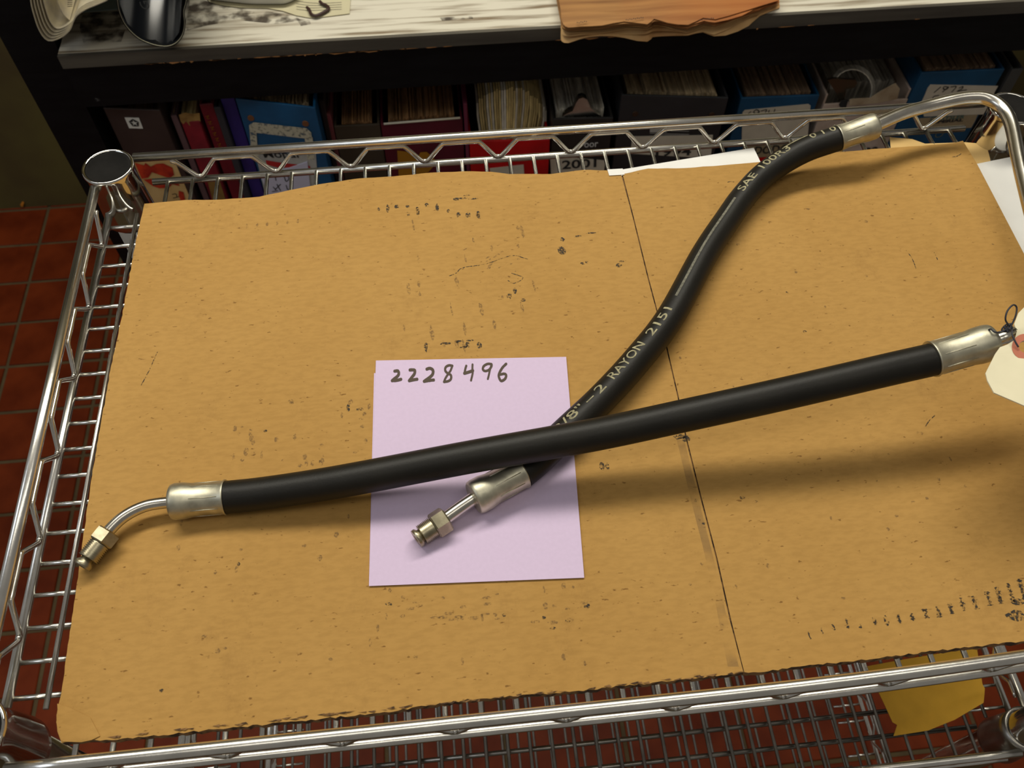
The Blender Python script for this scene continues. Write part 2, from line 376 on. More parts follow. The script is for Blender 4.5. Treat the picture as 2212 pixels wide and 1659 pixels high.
for cx0 in CX:
    for cy in CY:
        cx = -0.0335 if (cx0 < 0 and cy < 0.1) else cx0
        mb = MB(); mb.tube([(cx, cy, FZ + 0.10), (cx, cy, 0.022)], 0.0125, 28); mb.build('post', M['chrome_bright'], cart)
        for z0 in (0.0, -0.266, -0.525):
            mb = MB()
            prof = [(0.028, 0.0138), (0.0288, 0.0146), (0.0284, 0.0153), (0.0265, 0.0156), (0.024, 0.0148), (0.016, 0.0146), (0.004, 0.0153), (-0.010, 0.0163), (-0.0135, 0.0163), (-0.0135, 0.013)] if z0 == 0 else \
                   [(0.026, 0.0128), (0.0265, 0.0150), (0.016, 0.0146), (0.004, 0.0153), (-0.010, 0.0163), (-0.0135, 0.0163), (-0.0135, 0.013)]
            lathe(mb, (cx, cy, z0), (cx, cy, z0 + 1), list(reversed(prof)), 40, 0, False)
            co = mb.build('collar', M['chrome_bright'] if z0 == 0 else M['shaded_dull_chrome'], cart)  # lower collars get the darker copy, shade put into the colour
            if z0 == 0:
                mb = MB(); pr_ = [(0.024, 0.0138), (0.0276, 0.0138), (0.0279, 0.0126), (0.0272, 0.0120), (0.0272, 0.004), (0.0270, 0.0005)]
                lathe(mb, (cx, cy, 0), (cx, cy, 1), pr_, 40, 0, True); mb.build('collar_cap', M['cap'], co)
            mb = MB(); mb.tube([(cx, cy, z0 - 0.0165), (cx, cy, z0 - 0.0136)], 0.0140, 28); mb.build('collar_ring', M['black'], co)
        mb = MB(); wz = FZ + 0.032
        mb.tube([(cx - 0.009, cy, wz), (cx + 0.009, cy, wz)], 0.0325, 28); wh = mb.build('caster_wheel', M['rubber'], cart)
        mb = MB(); mb.box((cx - 0.016, cy - 0.015, wz - 0.004), (cx - 0.012, cy + 0.015, FZ + 0.09)); mb.box((cx + 0.012, cy - 0.015, wz - 0.004), (cx + 0.016, cy + 0.015, FZ + 0.09)); mb.box((cx - 0.016, cy - 0.015, FZ + 0.086), (cx + 0.016, cy + 0.015, FZ + 0.102)); mb.build('caster_fork', M['chrome'], cart)

# ------------------------------------------------------------------ cardboard sheet
ZB0, ZB = 0.0030, 0.0080
def px2(pts, z): return [(atz(x, y, z).x, atz(x, y, z).y) for x, y in pts]
def ragged(pts, amp, step=0.004, seed=1):
    rnd = random.Random(seed); out = []
    for (a, b) in zip(pts[:-1], pts[1:]):
        L = sqrt((a[0] - b[0]) ** 2 + (a[1] - b[1]) ** 2); n = max(1, int(L / step))
        nx, ny = -(b[1] - a[1]) / max(L, 1e-6), (b[0] - a[0]) / max(L, 1e-6)
        for k in range(n):
            t = k / n; j = (rnd.random() - 0.5) * 2 * amp if k else 0
            out.append((a[0] + (b[0] - a[0]) * t + nx * j, a[1] + (b[1] - a[1]) * t + ny * j))
    out.append(pts[-1]); return out
board = empty('cardboard_sheet', (0.25, 0.19, ZB0), 'large tan corrugated cardboard sheet with ink marks lying on the cart', 'cardboard')
top_l = px2([(312, 440), (400, 432), (480, 431), (560, 425), (640, 408), (690, 398), (770, 386), (850, 381), (930, 373), (1000, 370), (1060, 371), (1100, 376), (1190, 376), (1260, 367), (1310, 368), (1341, 375)], ZB)
crs = [(1343, 377), (1368, 470), (1400, 600), (1440, 750), (1465, 858), (1482, 945), (1513, 1070), (1548, 1205), (1578, 1340), (1606, 1452)]
bot_l = px2([(1606, 1452), (1450, 1471), (1240, 1493), (1000, 1513), (820, 1540), (650, 1557), (440, 1578), (310, 1592), (230, 1598), (190, 1598), (133, 1605)], ZB)
left = px2([(133, 1605), (124, 1580), (122, 1545), (132, 1500), (140, 1440), (158, 1320), (176, 1190), (195, 1050), (212, 950), (240, 790), (262, 690), (290, 540), (312, 440)], ZB)
cl = px2(crs, ZB)
g = 0.00035
poly_l = ragged(top_l, 0.0002, 0.005, 3)[:-1] + [(x - g, y) for x, y in cl][:-1] + ragged(bot_l, 0.0004, 0.002, 5)[:-1] + ragged(left, 0.00025, 0.003, 6)[:-1]
mb = MB(); mb.prism(poly_l, ZB0, ZB, 0, 1); pl = mb.build('panel', [M['cardboard'], M['cardboard_edge']], board); pl['label'] = 'left panel of the sheet'
top_r = px2([(1345, 376), (1400, 364), (1480, 363), (1560, 357), (1640, 350), (1760, 333), (1900, 321), (2000, 314), (2060, 309), (2080, 304)], ZB)
right = px2([(2080, 304), (2110, 353), (2212, 548)], ZB)
rp = right[-1]; d_ = (right[-1][0] - right[-2][0], right[-1][1] - right[-2][1]); 
right.append((rp[0] + d_[0] * 2.1, rp[1] + d_[1] * 2.1))
bot_r = px2([(2212, 1385), (2000, 1408), (1880, 1424), (1740, 1438), (1660, 1450), (1606, 1453)], ZB)
right.append((right[-1][0] + 0.0, bot_r[0][1] + 0.0005))
poly_r = ragged(top_r, 0.0002, 0.005, 8)[:-1] + right[:-1] + ragged([right[-1]] + bot_r, 0.0004, 0.002, 9)[:-1] + [(x + g, y) for x, y in reversed(cl)][:-1]
mb = MB(); mb.prism(poly_r, ZB0, ZB, 0, 1); prr = mb.build('panel', [M['cardboard'], M['cardboard_edge']], board); prr['label'] = 'right panel of the sheet'
mb = MB(); pts = [(x, y) for x, y in cl]; mb.sheet([[(x - 0.004, y, 0.0068) for x, y in pts], [(x + 0.004, y, 0.0068) for x, y in pts]], 0.0006); mb.build('fold', M['cardboard_edge'], board)
# bits torn up along the edges and the print on the board
def blob(mb, px, py, rx, ry, rot=0, z=ZB + 0.00012, n=9, irr=0.45):
    c = atz(px, py, z); k = 1 / 4100.0
    mb.quad([(c.x + (cos(a) * rx * cos(rot) - sin(a) * ry * sin(rot)) * k * f, c.y + (cos(a) * rx * sin(rot) + sin(a) * ry * cos(rot)) * k * 1.15 * f, z)
             for a, f in [(2 * pi * i / n, 1 + (random.random() - 0.5) * irr) for i in range(n)]])
mk = MB()
for (x, y, a, b) in [(818, 452, 3, 6), (837, 450, 4, 12), (857, 446, 5, 6), (880, 446, 5, 5), (902, 455, 4, 13), (922, 443, 5, 6), (944, 448, 4, 11), (985, 430, 8, 5),
        (1000, 428, 10, 3), (1022, 429, 12, 3), (1008, 422, 9, 2), (882, 462, 4, 6), (968, 455, 4, 5), (990, 463, 5, 8), (1011, 464, 5, 9), (1033, 464, 4, 12),
        (1213, 541, 9, 14), (1215, 517, 5, 6), (1337, 573, 7, 6), (1343, 565, 6, 3), (1258, 569, 5, 4), (1267, 566, 4, 3), (1249, 510, 7, 3), (1278, 503, 12, 2), (1100, 640, 6, 9), (1112, 628, 4, 8),
        (1130, 648, 5, 4), (920, 750, 4, 12), (965, 742, 14, 3), (990, 738, 8, 4), (1010, 744, 5, 8), (1035, 745, 6, 8), (1015, 735, 8, 2), (1000, 750, 14, 2),
        (752, 880, 4, 9), (778, 884, 7, 4), (573, 931, 4, 3), (1300, 1007, 5, 8), (1312, 1008, 4, 7), (1603, 1075, 5, 3), (1268, 1309, 5, 4), (840, 1305, 6, 3), (349, 1491, 4, 3),
        (515, 1218, 3, 3), (1228, 1340, 5, 3), (1175, 1334, 4, 3), (1090, 1328, 4, 3), (1195, 1357, 6, 2), (1520, 1130, 3, 3), (1470, 943, 14, 5), (1482, 948, 8, 6), (1700, 632, 3, 3), (1738, 716, 4, 3)]:
    blob(mk, x, y, a * 1.1, b)
tx = [(930, 315, 14), (1003, 290, 14), (1075, 265, 12), (1155, 245, 20), (1235, 260, 8), (1320, 230, 16), (1390, 225, 20), (1465, 215, 18), (1545, 205, 14), (1625, 185, 18), (1700, 175, 20), (1775, 155, 24), (1845, 130, 28), (1920, 120, 28), (2000, 95, 30), (2062, 75, 36), (2132, 60, 40), (2200, 40, 44)]
for i, (zx, zy, L) in enumerate(tx):
    x, y = 1412 + zx / 2.765, 1259 + zy / 2.765
    dens = min(1.0, 0.35 + i / 14)
    for k in range(int(L / 2.2)):
        t = k / max(1, L / 2.2 - 1) - 0.5
        blob(mk, x + t * L * 0.30 + random.uniform(-.8, .8), y + t * L, random.uniform(2.5, 6.5) * dens, random.uniform(0.8, 1.6))
blob(mk, 2192, 1330, 18, 9); blob(mk, 2200, 1300, 13, 5)
tag(mk.build('ink_mark', M['ink'], board), kind='stuff', label='dark printed ticks and smudges')
mk = MB()
for k in range(6): blob(mk, 533 + k * 22, 488 - k * 2, 3, 7)
for k in range(26):
    blob(mk, random.uniform(860, 1180), random.uniform(455, 760), random.uniform(2, 5), random.uniform(6, 22), 0.1)
for k in range(34):
    x = random.uniform(500, 800); blob(mk, x, random.uniform(850, 1010), random.uniform(2, 6), random.uniform(2, 9))
for k in range(26): blob(mk, random.uniform(840, 1280), random.uniform(1290, 1345), random.uniform(3, 12), random.uniform(2, 4))
for k in range(40): blob(mk, random.uniform(380, 1300), random.uniform(1050, 1440), random.uniform(2, 5), random.uniform(2, 7))
for k in range(40): blob(mk, random.uniform(1430, 2150), random.uniform(450, 1300), random.uniform(2, 5), random.uniform(2, 5))
for k in range(14): blob(mk, random.uniform(990, 1150), 545 + random.uniform(-18, 40), random.uniform(3, 10), random.uniform(1.5, 3), 0.5)
tag(mk.build('faint_mark', M['ink_faint'], board), kind='stuff', label='faint brown smudges')
mk = MB()
def pen(mb, pts, wpx, z=ZB + 0.0001):
    P = [atz(x, y, z) for x, y in pts]; P = catmull(P, 4); hw = wpx / 4100 / 2; L = []; R = []
    for (t, u, v), p in zip(frames([Vector((q.x, q.y, 0)) for q in P]), P):
        nrm = Vector((-t.y, t.x, 0)); L.append((p.x + nrm.x * hw, p.y + nrm.y * hw, z)); R.append((p.x - nrm.x * hw, p.y - nrm.y * hw, z))
    for i in range(len(L) - 1): mb.quad([L[i], R[i], R[i + 1], L[i + 1]])
for pts in ([(2057, 339), (2068, 337), (2076, 332)], [(1570, 394), (1578, 392), (1586, 393)], [(1999, 921), (2008, 908), (2020, 897)], [(1957, 540), (1970, 558), (1979, 580)],
            [(2018, 545), (2026, 562)], [(340, 760), (322, 800), (305, 832)], [(1105, 590), (1130, 600), (1110, 612), (1095, 604)], [(965, 598), (985, 590), (1000, 578), (1050, 570), (1105, 552), (1140, 560)]):
    pen(mk, pts, 2.2)
tag(mk.build('scratch_line', M['ink'], board), kind='stuff', label='thin dark scratches')
mk = MB(); a = [atz(x, y, ZB + 0.00006) for x, y in [(1462, 950), (1490, 1070), (1518, 1180), (1545, 1300), (1572, 1440)]]; b = [atz(x, y, ZB + 0.00006) for x, y in [(1478, 950), (1507, 1070), (1540, 1200), (1567, 1320), (1596, 1440)]]
for i in range(4): mk.quad([a[i], a[i + 1], b[i + 1], b[i]])
tag(mk.build('rubbed_band', M['rub'], board), kind='stuff', label='faint darker band beside the fold')
# folded and torn lower left corner
M['tape'] = mat('kraft_flap', (0.50, 0.28, 0.085), 0.6, 0, var=0.2, vscale=40, bump=0.3, bscale=60)
mb = MB(); cs = [(124, 1520), (150, 1528), (195, 1550), (216, 1590)]; ce = [(122, 1560), (128, 1585), (134, 1602), (176, 1603)]
mb.sheet([[atz(x, y, ZB + 0.0004 + 0.0002 * sin(i * 2)) for i, (x, y) in enumerate(cs)], [atz((x + x2) / 2 + 2, (y + y2) / 2 + 2, ZB + 0.0007 - 0.0004 * sin(i * 3)) for i, ((x, y), (x2, y2)) in enumerate(zip(cs, ce))], [atz(x, y, ZB + 0.0002) for x, y in ce]], 0.0003)
mb.build('torn_corner', M['cardboard'], board)
mb = MB()
for k in range(70):
    t = random.random(); P0 = atz(150 + t * 1440, 1602 - t * 148 + random.uniform(-3, 1), ZB + 0.0002)
    mb.quad([P0, P0 + Vector((random.uniform(.002, .006), random.uniform(-.0002, .0006), 0.0002)), P0 + Vector((random.uniform(.002, .004), random.uniform(-.0009, -.0003), 0.0004))])
tag(mb.build('torn_fibre', M['cardboard_edge'], board), kind='stuff')

# papers under the board
def flat_sheet(name, pts, z, th, m, label, cat, bend=None):
    mb = MB(); mb.prism([(atz(x, y, z).x, atz(x, y, z).y) for x, y in pts], z - th, z, 0, 0)
    return tag(mb.build(name, m), label, cat)
flat_sheet('paper_sheet', [(1296, 374), (1628, 319), (1642, 348), (1700, 470), (1360, 520)], 0.0028, 0.0004, M['white_paper'], 'white paper sheet sticking out behind the back edge of the cardboard', 'paper')
flat_sheet('paper_sheet', [(1312, 366), (1345, 364), (1349, 377), (1316, 379)], ZB + 0.0006, 0.0003, M['white_paper'], 'small white paper scrap at the back end of the cardboard fold', 'paper')
flat_sheet('paper_sheet', [(2060, 364), (2183, 339), (2212, 420), (2300, 640), (2160, 640)], 0.0026, 0.0004, M['white_paper'], 'white paper sheet beside the right edge of the cardboard', 'paper')
flat_sheet('paper_sheet', [(296, 508), (330, 508), (320, 560), (287, 560)], 0.0028, 0.0004, M['white_paper'], 'sliver of white paper at the left edge of the cardboard near the collar', 'paper')
# manila envelope under the back right corner
env = MB()
zt = 0.0022
rows = []
for (pa) in ([(1922, 297), (1970, 301), (1998, 311), (2085, 308), (2130, 312)], [(1925, 330), (1980, 330), (2010, 330), (2090, 330), (2138, 342)], [(1935, 400), (1985, 400), (2020, 400), (2095, 400), (2145, 390)]):
    rows.append([atz(x, y, zt + (0.0012 * sin(i * 1.7) if len(rows) == 0 else 0)) for i, (x, y) in enumerate(pa)])
env.sheet(rows, 0.0006); tag(env.build('manila_envelope', M['manila']), 'manila envelope poking out under the back right corner of the cardboard', 'envelope')

# ------------------------------------------------------------------ lilac notes and handwriting
zn = ZB + 0.0004
mb = MB(); mb.prism(px2([(808, 806), (1222, 790), (1256, 1240), (797, 1262)], zn), zn - 0.0002, zn, 0, 0)
tag(mb.build('note_sheet', M['purple']), 'lower lilac paper note, peeking out at left under the numbered one', 'paper')
zn2 = zn + 0.0005
N4 = [(812, 779), (1223, 771), (1262, 1248), (797, 1266)]
def bil(u, v, z):
    a = Vector(N4[0]).lerp(Vector(N4[1]), u); b = Vector(N4[3]).lerp(Vector(N4[2]), u); p = a.lerp(b, v); return atz(p.x, p.y, z)
mb = MB(); rows = [[bil(u / 8, v / 8, zn2 + 0.0003 * (sin(u * 0.9) * (1 if v in (0, 8) else 0.3)) * 0) for u in range(9)] for v in range(9)]
mb.sheet(rows, 0.0002)
note = tag(mb.build('note_sheet', M['purple']), 'upper lilac paper note with the handwritten number 2228496', 'paper')
def dg(z): return [(820 + x / 7.373, 780 + y / 7.367) for x, y in z]
strokes = [([(240, 160), (290, 158), (305, 200), (285, 240), (230, 285), (200, 312)], 1), ([(200, 312), (280, 305), (345, 288)], 1),
    ([(482, 142), (530, 140), (560, 150), (555, 200), (520, 250), (472, 312)], 1), ([(472, 312), (540, 298), (602, 288)], 1),
    ([(752, 128), (800, 115), (845, 140), (850, 190), (820, 240), (710, 322)], 1), ([(710, 322), (790, 308), (868, 300)], 1),
    ([(1158, 75), (1105, 68), (1055, 95), (1045, 150), (1085, 195), (1135, 225), (1135, 285), (1095, 318), (1025, 332)], .8), ([(1025, 332), (1048, 275), (1085, 215), (1130, 150), (1158, 75)], .72),
    ([(1380, 75), (1364, 130), (1352, 195)], .75), ([(1352, 195), (1430, 172), (1490, 150)], 1), ([(1480, 55), (1478, 120), (1482, 190), (1455, 312)], .7),
    ([(1780, 48), (1720, 45), (1660, 80), (1645, 130), (1680, 158), (1740, 140), (1778, 90), (1785, 55)], .8), ([(1780, 60), (1755, 150), (1738, 230), (1722, 290)], .66),
    ([(2015, 45), (1960, 100), (1912, 180), (1898, 240), (1920, 300), (1948, 315), (2000, 280), (2015, 225), (1985, 203), (1915, 215)], .85)]
mb = MB(); hz = zn2 + 0.00025; cell = 0.00011; grid = set()
for pts, sc in strokes:
    P = catmull([Vector((x, y, 0)) for x, y in dg(pts)], 10); Q = [atz(p.x, p.y, hz) for p in P]
    ra, rb = 0.00068 * sc, 0.00102 * sc
    for a, b in zip(Q[:-1], Q[1:]):
        n_ = max(1, int((b - a).length / 0.00015))
        for k in range(n_):
            c = a.lerp(b, k / n_); jy = int(rb / cell) + 1
            for j in range(int(c.y / cell) - jy, int(c.y / cell) + jy + 1):
                t = 1 - ((j * cell - c.y) / rb) ** 2
                if t > 0:
                    h_ = ra * sqrt(t)
                    for i in range(int((c.x - h_) / cell), int((c.x + h_) / cell) + 1): grid.add((j, i))
rows_ = {}
for j, i in grid: rows_.setdefault(j, []).append(i)
for j, L in rows_.items():
    L.sort(); st_ = L[0]; pv = L[0]
    for i in L[1:] + [10 ** 9]:
        if i != pv + 1:
            mb.quad([(st_ * cell, j * cell, hz), ((pv + 1) * cell, j * cell, hz), ((pv + 1) * cell, (j + 1) * cell, hz), (st_ * cell, (j + 1) * cell, hz)]); st_ = i
        pv = i
num = mb.build('handwriting', M['marker'], note); num['kind'] = 'stuff'; num['label'] = 'handwritten 2228496 in dark marker'

# ------------------------------------------------------------------ hoses
def axis_path(pts, seg=8): return catmull([atz(*p) for p in pts], seg)
def hexnut(mb, p0, p1, r, rot=0.0, mi=0):
    p0, p1 = Vector(p0), Vector(p1); fr = frames([p0, p1])[0]; t, u, v = fr; L = (p1 - p0).length; b = len(mb.v)
    prof = [(0, r * 0.86, 0), (L * 0.10, r, 1), (L * 0.90, r, 1), (L, r * 0.86, 0)]
    for d, R, k in prof:
        for i in range(6):
            a = rot + i * pi / 3; mb.v.append(tuple(p0 + t * d + (u * cos(a) + v * sin(a)) * R))
    for j in range(3):
        for i in range(6):
            a = b + j * 6 + i; c = b + j * 6 + (i + 1) % 6; mb.f.append((a, c, c + 6, a + 6)); mb.mi.append(mi); mb.smooth.append(False)
    mb.f.append(tuple(b + i for i in reversed(range(6)))); mb.mi.append(mi); mb.smooth.append(False)
    mb.f.append(tuple(b + 18 + i for i in range(6))); mb.mi.append(mi); mb.smooth.append(False)
def ferrule(parent, pa, pb, ra, rb, bulge):
    """pa: hose end, pb: tube end; crimped sleeve wider towards the tube"""
    pa, pb = Vector(pa), Vector(pb); L = (pb - pa).length; mb = MB(); n = 48
    prof = [(0.0, ra * 0.9), (0.0, ra * 1.05), (0.02 * L, ra * 1.06), (0.05 * L, ra * 1.0), (0.3 * L, ra * 0.97), (0.56 * L, ra * 0.98), (0.66 * L, (ra + rb) / 2 * bulge * 0.99), (0.76 * L, rb * bulge), (0.92 * L, rb * bulge), (0.98 * L, rb * 0.95), (L, rb * 0.86), (L, rb * 0.3)]
    ax = (pb - pa).normalized(); path = [pa + ax * d for d, r in prof]; fr = frames([pa, pb])[0]; t, u, v = fr; b = len(mb.v)
    for d, R in prof:
        for k in range(n):
            a = 2 * pi * k / n; q = 0
            if 0.2 * L < d < 0.6 * L: q = -0.018 * R * (0.5 + 0.5 * cos(a * 8))
            mb.v.append(tuple(pa + ax * d + (u * cos(a) + v * sin(a)) * (R + q)))
    for j in range(len(prof) - 1):
        for k in range(n):
            a = b + j * n + k; c = b + j * n + (k + 1) % n; mb.f.append((a, c, c + n, a + n)); mb.mi.append(0); mb.smooth.append(0 < j < 10)
    f = mb.build('ferrule', M['zinc'], parent)
    mb = MB()
    for k in range(8):
        a = (k + 0.5) * pi / 4
        d0, d1 = 0.10 * L, 0.60 * L; R = ra * 0.985
        mb.tube([pa + ax * d0 + (u * cos(a) + v * sin(a)) * R, pa + ax * d1 + (u * cos(a) + v * sin(a)) * R], 0.00022, 5)
    mb.build('crimp_ridge', M['zinc'], f)['kind'] = 'stuff'
    return f
def flare_end(parent, hexa, hexb, thr, tip, rhex, rthr, rtube, rflare, rot):
    mb = MB(); hexnut(mb, hexa, hexb, rhex, rot); nut = mb.build('hex_nut', M['brass_zinc'], parent)
    hexb, thr, tip = Vector(hexb), Vector(thr), Vector(tip)
    L = (thr - hexb).length; ax = (thr - hexb).normalized(); mb = MB(); prof = [(0, rthr * 0.85)]; n = 9
    for k in range(n):
        prof += [((k + 0.25) / n * L, rthr * 0.84), ((k + 0.75) / n * L, rthr * 1.0)]
    prof += [(L, rthr * 0.82), (L, rtube)]
    lathe(mb, hexb, thr, prof, 32); mb.build('thread', M['brass_zinc'], nut)
    mb = MB(); L2 = (tip - thr).length; lathe(mb, thr - ax * 0.001, tip, [(0, rtube), (L2 * 0.5, rtube), (L2 * 0.8, rflare), (L2 * 0.97 + 0.001, rflare), (L2 + 0.001, rflare * 0.9), (L2 + 0.0009, rtube * 0.6), (L2 - 0.002, rtube * 0.55)], 32); mb.build('flare', M['brass_zinc'], parent)

# lower (printed) hose
hose2 = empty('hose', tuple(atz(1300, 861, 0.0165)), 'printed black rubber hose running under the other, bent steel tube at its far end', 'hose')
H2 = [(1124, 1024, .0170), (1160, 994, .0165), (1225, 932, .0165), (1300, 861, .0165), (1375, 779, .0165), (1447, 686, .0165), (1521, 551, .0165), (1573, 472, .0165), (1604, 428, .0175), (1645, 383, .0195), (1692, 349, .0225), (1745, 321, .0265), (1812, 298, .0310)]
path2 = axis_path(H2, 10)
mb = MB(); mb.tube(path2, 0.0080, 48); mb.build('rubber_tube', M['rubber'], hose2)
ferrule(hose2, atz(1128, 1020, .0170), atz(1022, 1077, .0170), 0.0080, 0.0088, 1.0)
mb = MB(); mb.tube(catmull([atz(1026, 1075, .017), atz(995, 1096, .0165), atz(955, 1125, .0150)], 6), 0.0033, 28); mb.build('steel_tube', M['steel_tube'], hose2)
flare_end(hose2, atz(966, 1119, .0152), atz(937, 1138, .0146), atz(911, 1156, .0142), atz(899, 1165, .0140), 0.0066, 0.0053, 0.0034, 0.0047, 0.35)
ferrule(hose2, atz(1808, 299, .0308), atz(1892, 271, .0350), 0.0081, 0.0082, 1.0)
TB = [(1888, 272, 0.0349), (1948, 246, 0.0355), (2003, 230, 0.0355), (2060, 216, 0.0372), (2095, 211, 0.038), (2125, 212, 0.0385), (2150, 222, 0.0385), (2170, 240, 0.038), (2182, 262, 0.0375), (2190, 292, 0.037), (2200, 345, 0.0365), (2213, 400, 0.036), (2240, 500, 0.035), (2290, 640, 0.033)]
mb = MB(); mb.tube(axis_path(TB, 8), 0.0041, 32); mb.build('steel_tube', M['steel_tube'], hose2)

# printing wrapped around the lower hose
cum = [0.0]
for a, b in zip(path2[:-1], path2[1:]): cum.append(cum[-1] + (b - a).length)
fr2 = frames(path2)
def on_hose(s, phi, lift=0.00012):
    s = max(0, min(cum[-1] - 1e-6, s)); i = max(j for j in range(len(cum)) if cum[j] <= s); i = min(i, len(path2) - 2)
    t = (s - cum[i]) / (cum[i + 1] - cum[i]); p = path2[i].lerp(path2[i + 1], t); T = fr2[i][0].lerp(fr2[i + 1][0], t).normalized()
    up = (Vector((0, 0, 1)) - T * T.z).normalized(); nw = up.cross(T)
    return p + (up * cos(phi) + nw * sin(phi)) * (0.0080 + lift)
def s_of_px(x, y):
    best = None
    for i in range(len(path2)):
        q = RM.transposed() @ (path2[i] - CAM); u = 1106 + FPX * q.x / -q.z; v = 829.5 - FPX * q.y / -q.z
        d = (u - x) ** 2 + (v - y) ** 2
        if best is None or d < best[0]: best = (d, cum[i])
    return best[1]
PHI = radians(17)
def hose_text(body, pa, pb, h=0.0050):
    s0, s1 = s_of_px(*pa), s_of_px(*pb)
    bm = text_mesh(body, 1.0, 0, 0.008); bmesh.ops.triangulate(bm, faces=bm.faces[:])
    for _ in range(2):
        ls = [e for e in bm.edges if e.calc_length() > 0.12]
        if ls: bmesh.ops.subdivide_edges(bm, edges=ls, cuts=1)
        bmesh.ops.triangulate(bm, faces=bm.faces[:])
    xs = [v.co.x for v in bm.verts]; x0, x1 = min(xs), max(xs); bm.verts.index_update(); mb = MB()
    for v in bm.verts:
        s = s0 + (v.co.x - x0) / (x1 - x0) * (s1 - s0); f = (v.co.y - 0.35) / 0.7 * h
        mb.v.append(tuple(on_hose(s, PHI + f / 0.008)))
    for f in bm.faces: mb.f.append(tuple(v.index for v in f.verts)); mb.mi.append(0); mb.smooth.append(False)
    bm.free(); mb.build('lettering', M['hose_print'], hose2)
hose_text('3/8"', (1192, 940), (1246, 888)); hose_text('-', (1262, 878), (1276, 862), 0.004); hose_text('2', (1282, 862), (1300, 846))
hose_text('RAYON', (1322, 838), (1392, 760)); hose_text('2151', (1404, 738), (1443, 685))
hose_text('SAE', (1597, 432), (1630, 395)); hose_text('100R3', (1646, 385), (1705, 340)); hose_text('0 1 0', (1752, 320), (1803, 300))
mb = MB()
def stripe(mb, a, b, wid, ph):
    s0, s1 = s_of_px(*a), s_of_px(*b); n = 40
    for k in range(n):
        sa, sb = s0 + (s1 - s0) * k / n, s0 + (s1 - s0) * (k + 1) / n
        mb.quad([on_hose(sa, ph - wid / .016), on_hose(sa, ph + wid / .016), on_hose(sb, ph + wid / .016), on_hose(sb, ph - wid / .016)])
stripe(mb, (1462, 668), (1590, 447), 0.0014, radians(14)); mb.build('printed_line', mat('grey_print', (0.20, 0.19, 0.14), 0.75, 0, var=0.5, vscale=600), hose2)
mb = MB(); stripe(mb, (1700, 345), (1752, 318), 0.0012, radians(35)); mb.build('printed_line', M['hose_print'], hose2)

# upper hose
hose1 = empty('hose', tuple(atz(1000, 990, 0.030)), 'plain black rubber hose crossing on top, carrying the card tag at its right end', 'hose')
H1 = [(482, 1075, .0165), (560, 1067, .0180), (670, 1051, .0205), (780, 1032, .0240), (1000, 990, .0300), (1190, 956, .0350), (1320, 932, .0375), (1500, 893, .0430), (1660, 858, .0480), (1800, 826, .0520), (1920, 798, .0555), (2022, 775, .0580)]
mb = MB(); mb.tube(axis_path(H1, 10), 0.0081, 48); mb.build('rubber_tube', M['rubber'], hose1)
ferrule(hose1, atz(489, 1074, .0165), atz(370, 1084, .0165), 0.0083, 0.0090, 1.0)
mb = MB(); mb.tube(axis_path([(374, 1084, .0165), (345, 1087, .0165), (318, 1092, .0165), (292, 1102, .0162), (268, 1116, .0160), (250, 1131, .0156), (232, 1150, .0150)], 8), 0.0029, 28); mb.build('steel_tube', M['steel_tube'], hose1)
flare_end(hose1, atz(237, 1148, .0152), atz(216, 1174, .0148), atz(190, 1207, .0144), atz(176, 1224, .0142), 0.0063, 0.0051, 0.0031, 0.0044, 0.5)
ferrule(hose1, atz(2012, 776, .0578), atz(2143, 738, .0620), 0.0086, 0.0092, 1.0)
mb = MB(); mb.tube([atz(2138, 740, .0618), atz(2192, 722, .0640)], 0.0040, 28); mb.build('steel_tube', M['steel_tube'], hose1)

# ------------------------------------------------------------------ tag and its tie
tp = [(2262, 640), (2212, 664), (2200, 676), (2191, 700), (2197, 716), (2192, 734), (2176, 744), (2160, 750), (2150, 764), (2129, 806), (2133, 822), (2147, 848), (2212, 876), (2330, 925), (2420, 760)]
def ztag(x, y): return 0.0690 + (y - 750) * 0.00003
holec = Vector((2213, 750))
mb = MB(); n = len(tp); outer = [atz(x, y, ztag(x, y)) for x, y in tp]
ring_ = [atz(holec.x + 13 * cos(a), holec.y + 13 * sin(a), ztag(*holec)) for a in [2 * pi * k / 24 for k in range(24)]]
bm = bmesh.new(); vo = [bm.verts.new(p) for p in outer]; vr = [bm.verts.new(p) for p in ring_]
eo = [bm.edges.new((vo[i], vo[(i + 1) % n])) for i in range(n)]; er = [bm.edges.new((vr[i], vr[(i + 1) % 24])) for i in range(24)]
bmesh.ops.triangle_fill(bm, use_beauty=True, edges=eo + er); bmesh.ops.recalc_face_normals(bm, faces=bm.faces[:])
r_ = bmesh.ops.extrude_face_region(bm, geom=bm.faces[:])
for e in r_['geom']:
    if isinstance(e, bmesh.types.BMVert): e.co.z -= 0.0006
bm.verts.index_update(); mb.v = [tuple(v.co) for v in bm.verts]
for f in bm.faces: mb.f.append(tuple(v.index for v in f.verts)); mb.mi.append(0); mb.smooth.append(False)
bm.free()
tg = tag(mb.build('paper_tag', M['tag']), 'cream card tag with a red reinforcing ring at the right end of the upper hose', 'tag')
mb = MB(); b0 = [atz(holec.x + 13 * cos(a), holec.y + 13 * sin(a), ztag(*holec)) + Vector((0, 0, 0.0005)) for a in [2 * pi * k / 32 for k in range(32)]]
b1 = [atz(holec.x + 28 * cos(a), holec.y + 28 * sin(a), ztag(*holec)) + Vector((0, 0, 0.0004)) for a in [2 * pi * k / 32 for k in range(32)]]
for k in range(32): mb.quad([b0[k], b1[k], b1[(k + 1) % 32], b0[(k + 1) % 32]])
mb.build('reinforcing_ring', M['tag_ring'], tg)
tie = MB()
